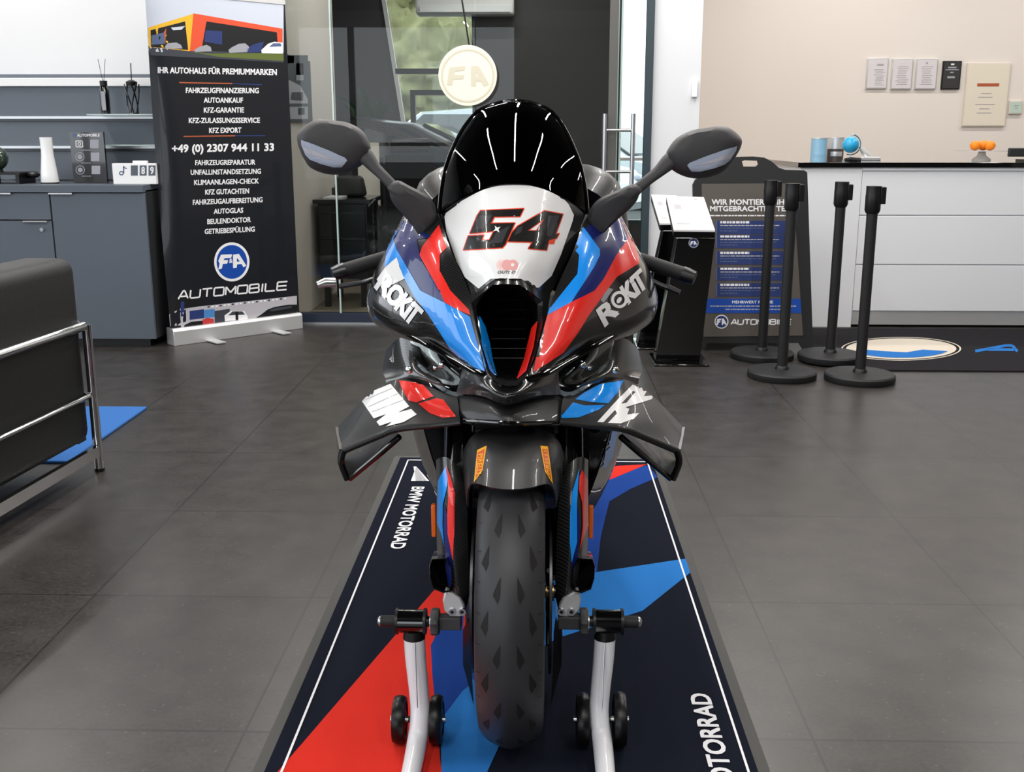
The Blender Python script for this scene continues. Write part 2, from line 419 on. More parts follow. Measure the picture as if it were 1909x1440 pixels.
# ================================================================== THE ROOM
def tile_material():
    m = bpy.data.materials.new('floor_tile'); m.use_nodes = True; nt = m.node_tree; b = nt.nodes['Principled BSDF']
    L = nt.links.new; N = nt.nodes.new
    tc = N('ShaderNodeTexCoord'); sp = N('ShaderNodeSeparateXYZ'); L(tc.outputs['Object'], sp.inputs[0])
    def mth(op, a, b_=None):
        n = N('ShaderNodeMath'); n.operation = op
        for i, v in enumerate((a, b_)):
            if v is None: continue
            if isinstance(v, (int, float)): n.inputs[i].default_value = v
            else: L(v, n.inputs[i])
        return n.outputs[0]
    def line(o, ph, per):
        f = mth('FRACT', mth('DIVIDE', mth('SUBTRACT', o, ph-per*40), per))
        return mth('LESS_THAN', mth('ABSOLUTE', mth('SUBTRACT', f, .5)), .5-.0048), f
    # joints sit where the fraction is 0 or 1
    lx, fx = line(sp.outputs[0], .612, .582); ly, fy = line(sp.outputs[1], .63, .655)
    inside = mth('MULTIPLY', lx, ly)
    idx = mth('FLOOR', mth('DIVIDE', mth('SUBTRACT', sp.outputs[0], .612-.582*40), .582)); idy = mth('FLOOR', mth('DIVIDE', mth('SUBTRACT', sp.outputs[1], .63-.655*40), .655))
    cb = N('ShaderNodeCombineXYZ'); L(idx, cb.inputs[0]); L(idy, cb.inputs[1])
    wn = N('ShaderNodeTexWhiteNoise'); L(cb.outputs[0], wn.inputs['Vector'])
    n1 = N('ShaderNodeTexNoise'); n1.inputs['Scale'].default_value = 9; n1.inputs['Detail'].default_value = 8; L(tc.outputs['Object'], n1.inputs['Vector'])
    n2 = N('ShaderNodeTexNoise'); n2.inputs['Scale'].default_value = 95; n2.inputs['Detail'].default_value = 2; L(tc.outputs['Object'], n2.inputs['Vector'])
    vor = N('ShaderNodeTexVoronoi'); vor.inputs['Scale'].default_value = 30; L(tc.outputs['Object'], vor.inputs['Vector'])
    spk = mth('LESS_THAN', vor.outputs['Distance'], .11)
    rm = N('ShaderNodeMapRange'); L(n1.outputs['Fac'], rm.inputs['Value']); rm.inputs['From Min'].default_value = .3; rm.inputs['From Max'].default_value = .7; rm.inputs['To Min'].default_value = .70; rm.inputs['To Max'].default_value = 1.25
    k = mth('ADD', mth('MULTIPLY', rm.outputs[0], mth('ADD', mth('MULTIPLY', wn.outputs['Value'], .10), .95)), mth('MULTIPLY', mth('SUBTRACT', n2.outputs['Fac'], .5), 1.3))
    k = mth('ADD', k, mth('MULTIPLY', spk, .9))
    k = mth('MULTIPLY', k, mth('ADD', mth('MULTIPLY', inside, .62), .38))
    mx = N('ShaderNodeVectorMath'); mx.operation = 'SCALE'; mx.inputs[0].default_value = lin('#34312F')[:3]; L(k, mx.inputs['Scale'])
    L(mx.outputs[0], b.inputs['Base Color'])
    rr = N('ShaderNodeMapRange'); L(n2.outputs['Fac'], rr.inputs['Value']); rr.inputs['To Min'].default_value = .26; rr.inputs['To Max'].default_value = .42; L(rr.outputs[0], b.inputs['Roughness'])
    bp = N('ShaderNodeBump'); bp.inputs['Strength'].default_value = .02; bp.inputs['Distance'].default_value = .003; L(n2.outputs['Fac'], bp.inputs['Height']); L(bp.outputs['Normal'], b.inputs['Normal'])
    return m
M['tile'] = tile_material()
M['office_floor'] = pm('office_floor', '#8C8171', .45, var=.06, vscale=3)
XL, XR, YF, YG = -6.0, 8.0, -7.0, 4.86
b = MB(); b.box((XL, YF, -.1), (XR, YG, 0), 'tile'); b.box((XL, YG, -.1), (XR, 9.4, 0), 'office_floor'); struct(b.build('floor'))
b = MB(); b.box((XL-.2, YF-.2, 3.2), (XR+.2, 9.4, 3.35), 'ceiling'); struct(b.build('ceiling'))
b = MB(); b.box((-40, -40, -.3), (40, 60, -.1), 'asphalt'); struct(b.build('ground'))
# left side: low wall, a wide glazed opening above
b = MB(); b.box((XL-.2, YF, 0), (XL, YG, .5), 'white_wall'); b.box((XL-.2, YF, 2.9), (XL, YG, 3.2), 'white_wall'); b.box((XL-.2, 3.9, .5), (XL, YG, 2.9), 'white_wall'); struct(b.build('wall_left'))
b = MB()
for y in (-7, -4.3, -1.6, 1.1, 3.85): b.box((XL-.14, y, .5), (XL-.06, y+.08, 2.9), 'door_teal')
struct(b.build('window_3'))
b = MB(); b.box((XR, YF, 0), (XR+.2, 9.4, 3.2), 'cream_wall'); struct(b.build('wall_right'))
# shop front behind the photographer: tall glazing posts
b = MB(); b.box((XL, YF-.15, 2.95), (XR, YF, 3.2), 'white_wall')
for x in (-6, -3.2, -.4, 2.4, 5.2, 7.9): b.box((x, YF-.12, 0), (x+.1, YF-.02, 2.95), 'door_teal')
b.box((XL, YF-.1, 1.0), (XR, YF-.04, 1.06), 'door_teal')
struct(b.build('window_4'))
b = MB(); b.box((-.4, YF-.3, 0), (XR, YF-.15, 3.2), 'wall_front'); b.box((XL, YF-.3, 0), (-.4, YF-.15, .45), 'wall_front'); struct(b.build('wall_front'))
# back left: white wall above the display panel
b = MB(); b.box((XL, 4.56, 0), (-1.62, 4.72, 3.2), 'white_wall'); struct(b.build('wall_back_left'))
b = MB(); b.box((XL, 4.50, 1.525), (-1.9, 4.555, 1.545), 'panel_grey'); struct(b.build('trim_1'))
# office behind the glass
b = MB(); b.box((-1.66, 4.72, 0), (-1.545, 6.55, 3.2), 'cream_wall'); struct(b.build('wall_office_left'))
b = MB(); b.box((-6, 6.45, 0), (-1.66, 6.55, 3.2), 'dark_wall'); struct(b.build('wall_office_back'))
YB = 9.0
def strip(x0, x1, z0, z1, m='dark_wall'): return [(x0, YB, z0), (x1, YB, z0), (x1, YB, z1), (x0, YB, z1)]
w1a, w1b = P(712, 0, YB).x, P(885, 0, YB).x; wz0 = P(820, 300, YB).z; w1c = P(760, 300, YB).x
w2a, w2b = P(1152, 0, YB).x, P(1232, 0, YB).x; w2z = P(1180, 420, YB).z
top = 3.2; sl = (w1c-w1a)/(P(760, 300, YB).z-P(712, 0, YB).z); w1t = w1a+sl*(top-P(712, 0, YB).z)
b = MB()
for poly3 in ([(-6, YB, 0), (w1c, YB, 0), (w1c, YB, wz0), (w1t, YB, top), (-6, YB, top)],
              [(w1c, YB, 0), (w1b, YB, 0), (w1b, YB, wz0), (w1c, YB, wz0)],
              strip(w1b, w2a, 0, top), strip(w2a, w2b, 0, w2z), strip(w2b, w2b+.02, 0, top)):
    b.prism(poly3, 'dark_wall', (0, .2, 0))
struct(b.build('wall_back', flat=True))
# slanted window, made up to hold the view mirrored in the glass: frame, bars, pane
b = MB(); zb = P(800, 133, YB).z
b.box((w1c-.1, YB-.03, zb-.025), (w1b, YB+.05, zb+.025), 'dark_grey')
b.box((w1b-.03, YB-.02, wz0), (w1b, YB+.05, top), 'door_teal')
fx = P(765, 170, YB).x; fz = P(765, 168, YB).z
b.box((fx, YB-.03, wz0), (fx+.05, YB+.04, fz), 'dark_grey'); b.box((fx+.05, YB-.03, fz-.05), (w1b, YB+.04, fz), 'dark_grey')
b.prism([(w1c, YB-.03, wz0), (w1c+.04, YB-.03, wz0), (w1t+.04, YB-.03, top), (w1t, YB-.03, top)], 'white', (0, .05, 0))
b.prism([(w1c, YB+.1, wz0), (w1b, YB+.1, wz0), (w1b, YB+.1, top), (w1t, YB+.1, top)], 'clear', (0, .006, 0))
struct(b.build('reflected_window_1', flat=True))
b = MB(); b.box((w2a, YB+.02, w2z), (w2a+.04, YB+.1, top), 'door_teal'); b.box((w2a, YB+.02, w2z), (w2b, YB+.1, w2z+.05), 'door_teal')
b.box((w2a, YB+.05, P(1180, 300, YB).z), (w2b, YB+.09, P(1180, 300, YB).z+.03), 'white')
b.box((w2a, YB+.1, w2z), (w2b, YB+.106, top), 'clear'); struct(b.build('window_2'))
# wall between office and counter, white pillar, cream counter wall
px0, px1 = P(1213, 300, 4.85).x, P(1300, 300, 4.85).x
b = MB(); b.box((px0, 4.85, 0), (px1, 5.15, 3.2), 'pillar_white'); b.prism([(px1-.1, 5.15, 0), (px1-.03, 5.15, 0), (1.32, 6.95, 0), (1.38, 9.0, 0), (1.32, 9.0, 0), (1.27, 6.95, 0)], 'cream_wall', (0, 0, 3.2)); struct(b.build('wall_pillar'))
b = MB(); b.box((px1, 6.95, 0), (XR, 7.1, 3.2), 'cream_wall'); struct(b.build('wall_back_right'))
b = MB(); b.box((px1, 6.935, 0), (XR, 6.95, .08), 'white'); struct(b.build('baseboard_back'))

# glass partition and glass door between showroom and office
gx0, gxm, gxd, gx1 = -1.53, P(628, 400, 4.82).x, P(885, 100, 4.82).x, px0
b = MB(); b.box((gx0, 4.83, .07), (gxm-.004, 4.842, 3.2), 'partition'); b.box((gxm+.004, 4.83, .07), (gxd, 4.842, 3.2), 'partition')
b.box((gxm-.005, 4.826, .07), (gxm+.005, 4.846, 3.2), 'glass_edge')
b.box((gx0, 4.80, 0), (gxd, 4.87, .07), 'seal_navy'); b.box((gx0, 4.795, 0), (gxd, 4.80, .012), 'alu')
struct(b.build('window_5'))
d0, d1 = gxd+.006, P(1152, 200, 4.82).x
b = MB(); b.box((d0, 4.83, .012), (d1, 4.842, 3.2), 'partition'); b.box((d1-.006, 4.828, .012), (d1, 4.844, 3.2), 'glass_edge')
dr = struct(b.build('door_1'))
b = MB()
hx = P(1126, 300, 4.80).x; hz0, hz1 = P(1126, 345, 4.76).z, P(1126, 212, 4.76).z
hx2 = P(1178, 300, 4.80).x
for xx in (hx, hx2): b.tube([(xx, 4.775, hz0), (xx, 4.775, hz1)], .014, 'alu')
for z in (P(1126, 243, 4.8).z, hz0+.08): b.tube([(hx, 4.775, z), (hx2, 4.775, z)], .009, 'alu')
b.build('handle', dr)
b = MB(); b.box((P(1134, 200, 4.82).x, 4.815, .012), (d1-.007, 4.828, 3.2), 'stile'); b.build('stile', dr)
b = MB(); fx0, fx1 = d1+.012, px0-.004
b.box((fx0, 4.84, 0), (fx0+.012, 4.86, 3.2), 'glass_edge'); b.box((fx1-.045, 4.82, 0), (fx1, 4.88, 3.2), 'door_teal')
b.box((fx0+.012, 4.845, 0), (fx1-.045, 4.853, 3.2), 'partition')
st = struct(b.build('door_2'))
b = MB(); b.box((px0-.16, 6.2, 0), (px0-.11, 6.26, 3.2), 'steel_dark'); struct(b.build('trim_2'))

# outside: trees and parked cars, most standing in for reflections in the glass
def tree(name, label, x, y, h, r, mat, seed):
    t = thing(name, label, 'tree', (x, y, -.1), 0, 'trees outside the slanted window')
    rnd = random.Random(seed); b = MB()
    for k in range(9):
        c = Vector((x+rnd.uniform(-.35, .35)*r, y+rnd.uniform(-.4, .4)*r, h*(.25+.7*k/9)))
        s = r*(1.0-.45*k/9)
        bm = bmesh.new(); bmesh.ops.create_icosphere(bm, subdivisions=5, radius=s)
        for v in bm.verts: v.co *= 1+.35*noise.noise(v.co*2.2/r*1.6+Vector((seed, k, 0)))+.16*noise.noise(v.co*6/r*1.6+Vector((k, seed, 0)))
        b.add([v.co+c for v in bm.verts], [[v.index for v in f.verts] for f in bm.faces], mat); bm.free()
    b.build('foliage', t, angle=180)
    b = MB(); b.tube([(x, y, -.1), (x, y, h*.35)], [r*.13, r*.09], 'tin_dark'); b.build('trunk', t)
tree('tree', 'yellow-green leafy tree in the slanted window, standing in for a reflection', -3.2, 22, 7.5, 1.7, 'foliage', 1)
tree('tree', 'greyish tree behind the hanging round sign, standing in for a reflection', -1.0, 26.5, 8.5, 1.7, 'foliage_grey', 2)
tree('tree', 'low grey-green tree outside the window beyond the glass door', 5.6, 30, 2.3, .9, 'foliage_grey', 3)

def car(name, label, loc, rz, body, L=4.3, W=1.78, H=1.42, group=None):
    t = thing(name, label, 'car', loc, rz, group)
    prof = [(-L/2, .32), (-L/2, .62), (-L/2+.08, .92), (-L/2+.5, 1.02), (-L*.16, H-.04), (L*.02, H), (L*.13, H-.05), (L*.30, .93), (L*.45, .80), (L/2-.04, .62), (L/2, .34), (L/2-.1, .22), (-L/2+.1, .22)]
    loops = []
    for yy, k in ((-W/2, .93), (-W/2+.08, 1), (W/2-.08, 1), (W/2, .93)):
        l = []
        for x, z in prof:
            tuck = (.17 if z > 1.0 else 0)*(1 if yy > 0 else -1)*(1 if abs(yy) > 0 else 0)
            l.append((x*k, yy-tuck, .22+(z-.22)*(1 if k == 1 else .985)))
        loops.append(l)
    b = MB(); b.loft(loops, body); b.build('body', t, world=False, angle=30)
    b = MB()
    for s in (-1, 1):
        y0 = s*(W/2-.16)
        b.prism([(-L*.30, s*(W/2-.02), .98), (L*.25, s*(W/2-.02), .95), (L*.11, s*(W/2-.16), H-.09), (-L*.14, s*(W/2-.16), H-.08)], 'car_glass', (0, s*.012, 0))
    b.prism([(L*.305, -W/2+.2, .95), (L*.305, W/2-.2, .95), (L*.14, W/2-.3, H-.07), (L*.14, -W/2+.3, H-.07)], 'car_glass', (.02, 0, .02))
    b.build('window', t, world=False)
    for x in (-L*.31, L*.31):
        for s in (-1, 1):
            b = MB(); b.lathe([(.20, -.1), (.30, -.1), (.32, -.07), (.32, .07), (.30, .1), (.2, .1)], (x, s*(W/2-.1), .32), 'rubber', 'Y', 24)
            wv = b.build('wheel', t, world=False)
            b = MB(); b.lathe([(.01, -.09), (.2, -.09), (.2, .09), (.01, .09)], (x, s*(W/2-.1), .32), 'alu', 'Y', 20); b.build('rim', wv, world=False)
    for s in (-1, 1):
        b = MB(); b.ball((L/2-.10, s*(W/2-.28), .66), .12, 'lens_clear', 12, (.7, 1.4, .6)); b.build('headlight', t, world=False)
    return t
car('car', 'pale blue-white car under the round sign, standing in for a reflection', (-.75, 14.3, -.1), R(-24), 'car_white', 4.5, 1.85, 1.66, 'cars parked outside the office')
car('car', 'pale car parked outside, seen past the glass door handle', (.9, 18.5, -.1), R(-35), 'car_white', 4.4, 1.8, 1.42, 'cars parked outside the office')
car('car', 'black low car behind the office desk, standing in for a reflected showroom car', (-1.55, 7.80, 0), 0, 'car_black', 4.3, 1.68, 1.34)  # solid stand-in for a showroom car mirrored in the partition

# ================================================================== LEFT: display panel, sideboard and what stands on it
t = thing('shelf_unit', 'grey wall display panel with two glass shelves above the sideboard', 'shelf', (-3.4, 4.52, .94))
b = MB(); b.box((-5.6, 4.49, .935), (-2.1, 4.555, 1.475), 'panel_grey'); b.build('back_panel', t)
b = MB(); b.box((-5.6, 4.47, 1.475), (-2.1, 4.555, 1.523), 'white'); b.build('top_ledge', t, bevel=.003)
zs1, zs2 = P(100, 216, 4.42).z, P(100, 272, 4.42).z
for z in (zs1, zs2):
    b = MB(); b.box((-5.6, 4.478, z-.016), (-2.1, 4.489, z-.002), 'alu'); b.box((-5.6, 4.478, z-.03), (-2.1, 4.487, z-.022), 'steel_dark'); r_ = b.build('rail', t)
b = MB(); b.box((P(165, 212, 4.3).x, 4.27, zs1), (-2.1, 4.488, zs1+.008), 'shelf_glass'); b.build('shelf', t)
b = MB(); b.box((P(182, 268, 4.3).x, 4.30, zs2), (-2.1, 4.488, zs2+.008), 'shelf_glass'); b.build('shelf', t)

CT = P(150, 345, 4.0).z     # sideboard top
cx1 = -2.16
t = thing('sideboard', 'anthracite grey sideboard with door and drawers left of the roll-up banner', 'cabinet', (-3.2, 4.2, 0))
b = MB(); b.box((-5.4, 4.025, .05), (cx1, 4.46, CT-.03), 'dark_grey'); b.box((-5.3, 4.05, 0), (cx1-.05, 4.44, .05), 'black'); b.build('body', t)
b = MB(); b.box((-5.4, 3.985, CT-.04), (cx1, 4.47, CT), 'cab_grey'); b.build('top', t, bevel=.002)
def seam(px, py): return P(px, py, 4.0)
sx = seam(92, 360).x; z_t = CT-.045; z_d = seam(40, 411).z
b = MB(); b.box((sx+.004, 4.0, .05), (cx1, 4.022, z_t), 'cab_grey'); d = b.build('door', t, bevel=.0015)
b = MB(); b.box((seam(92, 357).x, 3.982, z_t-.006), (seam(136, 357).x, 4.0, z_t+.002), 'chrome'); b.build('handle', d)
b = MB(); b.box((-3.35, 4.0, z_d+.004), (sx-.004, 4.022, z_t), 'cab_grey'); d = b.build('drawer', t, bevel=.0015)
b = MB(); b.box((seam(-25, 357).x, 3.982, z_t-.006), (seam(22, 357).x, 4.0, z_t+.002), 'chrome'); b.build('handle', d)
b = MB(); b.box((-3.35, 4.0, .05), (sx-.004, 4.022, z_d-.004), 'cab_grey'); d = b.build('door', t, bevel=.0015)
b = MB(); b.box((seam(45, 413).x, 3.982, z_d-.008), (seam(90, 413).x, 4.0, z_d-.001), 'chrome'); b.build('handle', d)
lk = seam(79, 428); b = MB(); b.lathe([(.001, -.012), (.011, -.012), (.011, 0)], (lk.x, 4.0, lk.z), 'chrome', 'Y', 16); b.build('lock', d)
b = MB(); b.box((-5.4, 4.0, .05), (-3.36, 4.022, z_t), 'cab_grey'); b.build('door', t, bevel=.0015)

# white carafe-like vase
c = P(93, 336, 4.15); c.z = CT
t = thing('vase', 'tall white waisted vase standing on the grey sideboard', 'vase', c)
b = MB(); hgt = P(90, 256, 4.15).z-CT
b.lathe([(.001, .006), (.048, .006), (.050, .012), (.046, .06), (.040, .11), (.034, hgt*.62), (.033, hgt*.72), (.0345, hgt), (.031, hgt), (.028, hgt*.7), (.03, .05)], c, 'white_gloss', n=36); b.build('body', t)
b = MB(); b.lathe([(.001, 0), (.049, 0), (.049, .012), (.001, .012)], c, 'dark_grey'); b.build('base_ring', t)

def signface(poly2, Yp, mb, m, lift=.001):   # ink on an upright face at y = Yp
    for tri in poly2:
        mb.add([P(p[0], p[1], Yp)+Vector((0, -lift-(.00015*p[2] if len(p) > 2 else 0), 0)) for p in tri], [(0, 1, 2)], m)
# black social media board
t = thing('social_media_board', 'black upright board with white icons beside the white vase', 'sign', P(163, 334, 4.2))
t.location.z = CT
b = MB(); q = [P(130, 247, 4.2), P(187, 246, 4.2), P(198, 333, 4.2), P(137, 334, 4.2)]
for k in q[2:]: k.z = CT+.002
q[0].x = q[3].x; q[1].x = q[2].x = q[1].x+.015
b.prism(q, 'black_gloss', (0, .02, 0))
Yp = 4.2
signface(poly(ell(138.5, 252.5, 4, 4, 16)), Yp, b, 'ink_steel'); signface(text('AUTOMOBILE', (144, 255), (186, 254.5), (0, -5), .08), Yp, b, 'ink_white')
for i, y in enumerate((268.5, 292.5, 317)):
    if i == 0:
        signface(stroke([(141.5, 263), (153.5, 263), (154.5, 274), (142, 274)], 1.4, True), Yp, b, 'ink_white'); signface(ring(148, 268.5, 3.2, 3.2, 1.2, 1.2, 16), Yp, b, 'ink_white')
    else:
        signface(ring(148.5+i*.6, y, 8.5, 8.5, 1.3, 1.3, 22), Yp, b, 'ink_grey'); signface(poly(ell(148.5+i*.6, y, 4.5, 4.5, 16)), Yp, b, 'ink_grey')
    signface(quad(168+i*1.5, y-8, 184+i*1.5, y+8), Yp, b, 'ink_grey')
    signface(quad(152, y+11, 170, y+12), Yp, b, 'ink_grey')
b.build('board', t)
# flip counter with note logo
t = thing('follower_counter', 'small white flip counter showing 89 beside the roll-up banner', 'counter', P(253, 336, 4.12)); t.location.z = CT
p0, p1 = P(211, 337, 4.1), P(289, 305, 4.1)
b = MB(); b.box((p0.x, 4.1, CT), (p1.x, 4.16, p1.z), 'white'); tabz = P(250, 300, 4.1).z; b.box((P(245, 300, 4.1).x, 4.115, p1.z), (P(271, 300, 4.1).x, 4.145, tabz), 'white')
signface(stroke([(230.5, 310), (230.5, 323)], 2.2)+stroke([(230.5, 310), (232, 313), (236.5, 314.5)], 1.8)+ring(226.5, 323, 4.5, 4.2, 2, 2, 18), 4.1, b, 'ink_steel')
for x, s in ((244, ''), (260.5, '8'), (277, '9')):
    signface(quad(x, 308.5, x+13, 327.5), 4.1, b, 'cab_grey')
    if s: signface(text(s, (x+3.5, 324.5), (x+9.5, 324.5), (0, -13), .06), 4.1, b, 'ink_white', .002)
b.build('body', t, bevel=.002)
# dark items at far left
t = thing('display_riser', 'low black riser lying at the far left of the sideboard top', 'stand', P(30, 338, 4.1)); t.location.z = CT
x0, x1 = P(-40, 330, 4.1).x, P(40, 330, 4.1).x; z1 = P(20, 322, 4.1).z
b = MB(); b.box((x0, 4.08, z1-.012), (x1, 4.3, z1), 'black'); b.build('top', t)
for xx in (x0+.01, x1-.03):
    b = MB(); b.box((xx, 4.09, CT), (xx+.02, 4.29, z1-.012), 'black'); b.build('leg', t)
b = MB(); b.ball(P(60, 326, 4.2), .045, 'black', 14, (1, .7, .45)); o = b.build('cap'); tag(o, 'crumpled black cloth cap beside the white vase', 'cap')
for v in o.data.vertices: v.co.z = max(v.co.z, CT+.0005)
c = P(-4, 330, 4.18); c.z = z1
t = thing('glass_globe', 'dark green glass ball ornament at the left photo edge', 'ornament', c)
rz_ = (P(0, 276, 4.18).z-z1)/2; b = MB(); b.ball((c.x, 4.18, z1+rz_+.01), rz_, pm('green_glass', '#2E3B30', .08, coat=1), 24); b.build('ball', t)
b = MB(); b.lathe([(.03, 0), (.035, .0), (.03, .02), (.02, .024)], (c.x, 4.18, z1), 'black'); b.build('base', t)
# reed diffuser and wire vase on the upper shelf
zz = zs1+.009
c = P(197, 204, 4.36); c.z = zz
t = thing('reed_diffuser', 'black bottle reed diffuser with two reeds on the upper glass shelf', 'diffuser', c)
hb = P(197, 160, 4.36).z-zz; b = MB(); b.lathe([(.001, 0), (.026, 0), (.027, .004), (.027, hb*.83), (.018, hb), (.012, hb), (.001, hb)], c, 'black_gloss'); b.build('bottle', t)
b = MB(); b.lathe([(.001, hb), (.021, hb), (.021, hb+.028), (.001, hb+.028)], c, 'black'); b.build('cap', t)
b = MB(); b.box((c.x-.008, c.y-.0285, zz+.02), (c.x+.014, c.y-.0265, zz+hb*.8), 'ink_grey'); b.build('label_patch', t)
for dx in (-.02, .022):
    b = MB(); b.tube([(c.x, c.y, zz+hb), (c.x+dx, c.y, P(197, 110, 4.36).z)], .0016, 'black', 6); b.build('reed', t)
c = P(249, 203, 4.36); c.z = zz
t = thing('wire_vase', 'black and silver lattice vase holding one dark stem on the glass shelf', 'vase', c)
hb = P(249, 158, 4.36).z-zz; b = MB()
for k in range(10):
    a = k*.628; s = 1 if k % 2 else -1
    b.tube([(c.x+math.cos(a+s*u*1.3)*(.026+.016*u), c.y+math.sin(a+s*u*1.3)*(.026+.016*u), zz+.003+u*hb) for u in (i/6 for i in range(7))], .0034, 'steel_dark' if k % 2 else 'black_gloss', 6)
b.lathe([(.001, 0), (.03, 0), (.03, .006), (.001, .006)], c, 'black_gloss'); b.build('lattice', t)
b = MB(); b.lathe([(.001, hb-.006), (.03, hb-.006), (.032, hb+.016), (.012, hb+.026), (.001, hb+.026)], c, 'black'); b.build('cap', t)
b = MB(); b.tube([(c.x, c.y, zz+hb), (c.x+.004, c.y, P(251, 118, 4.36).z)], .003, 'black', 8); b.build('stem', t)
# ================================================================== ROLL-UP BANNER
A0, A1 = PF(319, 644), PF(558, 611); A0.z = A1.z = 0
ax = (A1-A0); bw = ax.length; ax.normalize(); an = Vector((ax.y, -ax.x, 0))
t = thing('rollup_banner', 'tall dark roll-up advertising banner beside the grey sideboard', 'banner', (A0+A1)/2)
def bpt(u, z, n=0): return A0+ax*u+an*n+Vector((0, 0, z))
b = MB()
q = [bpt(0, 0, .045), bpt(0, .085, .045), bpt(0, .1, .03), bpt(0, .1, -.05), bpt(0, 0, -.05)]
b.prism(q, 'silver', ax*bw); b.build('base_case', t, bevel=.003)
for u, l in ((.27*bw, .17), (.78*bw, .17)):
    b = MB(); b.prism([bpt(u-.03, .004, -.05), bpt(u+.03, .004, -.05), bpt(u+.03, .004, l), bpt(u-.03, .004, l)], 'silver', (0, 0, .006)); b.build('foot', t)
ZT = P(527, 3, 4.55).z
b = MB(); b.prism([bpt(.0, ZT-.004, .012), bpt(0, ZT+.02, .012), bpt(0, ZT+.02, -.01), bpt(0, ZT-.004, -.01)], 'silver', ax*bw); b.build('top_rail', t)
b = MB(); b.tube([bpt(bw/2, .08, -.03), bpt(bw/2, ZT, -.012)], .01, 'alu'); b.build('support_pole', t)
g = []
for i in range(15):
    z = .095+(ZT-.095)*i/14; row = []
    for j in range(25):
        u = j/24; curl = -.13*max(0, 1-u/.16)**2*math.sin(math.pi*min(1, max(0, (z-.1)/1.9)))*.55
        row.append(bpt(u*bw*(1-.0)+(.02*max(0, 1-u/.14)**2*math.sin(math.pi*min(1, max(0, (z-.1)/1.9)))), z, curl+.008))
    g.append(row)
b = MB(); b.patch(g, 'banner_base', .0015); bv = b.tri0
def D(tr, m, l=.0006, ml=11): b.decal(bv, tr, m, l, ml)
Z = lambda pts: zc(5.1433, 270, 0, pts)      # upper enlargement
D(poly(Z([(-20, -10), (1330, -10), (1330, 540), (1330, 600), (40, 490), (-10, 450)])), 'ink_sky', .0005)
D(poly(Z([(20, 440), (440, 490), (1330, 510), (1330, 600), (640, 560), (60, 530)])), 'ink_road', .0008)
D(poly(Z([(430, 495), (640, 515), (1330, 505), (1330, 585), (700, 545)])), 'ink_green', .001)
D(poly(Z([(30, 265), (470, 130), (480, 490), (420, 490), (40, 450)])), 'ink_yellow', .001)
D(poly(Z([(465, 128), (1320, 275), (1320, 440), (1100, 500), (480, 490), (430, 490)])), 'ink_orange', .0011)
D(poly(Z([(55, 290), (385, 205), (415, 480), (60, 450)])), 'ink_black', .0014)
D(poly(Z([(590, 205), (1265, 310), (1280, 510), (540, 490)])), 'ink_black', .0014)
D(poly(Z([(65, 340), (190, 310), (190, 420), (65, 430)])), 'ink_steel', .0017); D(poly(Z([(250, 265), (385, 250), (350, 285), (270, 290)])), 'ink_sky', .0017)
D(poly(Z([(580, 290), (740, 300), (740, 430), (570, 400)])), 'ink_navy', .0017)
D(poly(Z([(180, 310), (205, 270), (195, 430)])), 'ink_rust', .0019)
for pts, c_ in (([(190, 450), (215, 415), (300, 408), (345, 430), (360, 465), (200, 470)], 'ink_grey'), ([(470, 480), (520, 450), (590, 430), (630, 450), (640, 490), (480, 500)], 'ink_grey'),
             ([(800, 480), (830, 455), (900, 420), (960, 415), (1000, 450), (980, 500), (810, 508)], 'ink_grey'), ([(970, 470), (1040, 425), (1140, 400), (1110, 500), (980, 505)], 'ink_navy'),
             ([(1115, 480), (1180, 420), (1240, 400), (1320, 410), (1320, 515), (1120, 510)], 'ink_white')):
    D(poly(Z(pts)), c_, .002)
D(poly(Z([(1190, 450), (1230, 415), (1300, 415), (1310, 445)])), 'ink_steel', .0023)
def T(s, x0, y0, x1, y1, h, m='ink_white', bold=.07): D(text(s, (x0, y0), (x1, y1), (0, -h), bold), m, .0012)
T('IHR AUTOHAUS FÜR PREMIUMMARKEN', 294.5, 136, 515.5, 140, 10.5, bold=.08)
for s, x0, x1, y, h, dy in (('FAHRZEUGFINANZIERUNG', 346.5, 482, 173.3, 9.5, .6), ('AUTOANKAUF', 380, 452.5, 191.5, 9.3, .2), ('KFZ-GARANTIE', 380, 454.5, 210, 9.3, -.2),
                     ('KFZ-ZULASSUNGSSERVICE', 352, 484, 229.5, 9.3, -.6), ('KFZ EXPORT', 390, 449.5, 248, 9.3, -.7), ('FAHRZEUGREPARATUR', 364, 475.5, 308, 9, -1),
                     ('UNFALLINSTANDSETZUNG', 355.5, 486, 326, 9, -2), ('KLIMAANLAGEN-CHECK', 362, 482, 345, 9, -3), ('KFZ GUTACHTEN', 382.5, 464, 363, 9, -2.5), ('FAHRZEUGAUFBEREITUNG', 359.5, 489, 382, 9, -5),
                     ('AUTOGLAS', 398.5, 453, 399, 9, -2.5), ('BEULENDOKTOR', 386.5, 467, 418, 9, -4), ('GETRIEBESPÜLUNG', 381.5, 474.5, 436.5, 9, -4.8)):
    T(s, x0, y-dy*.0, x1, y+dy, h)
T('+49 (0) 2307 944 11 33', 321, 284, 510, 281, 13.5, bold=.09)
D(stroke([(334, 154), (433, 156)], 2.2), 'ink_rust', .0012); D(stroke([(434, 156), (488, 158)], 1.8), 'ink_navy', .0012)
D(stroke([(342, 254.5), (438, 253.3)], 2.2), 'ink_rust', .0012); D(stroke([(438, 253.3), (494, 253)], 1.8), 'ink_navy', .0012)
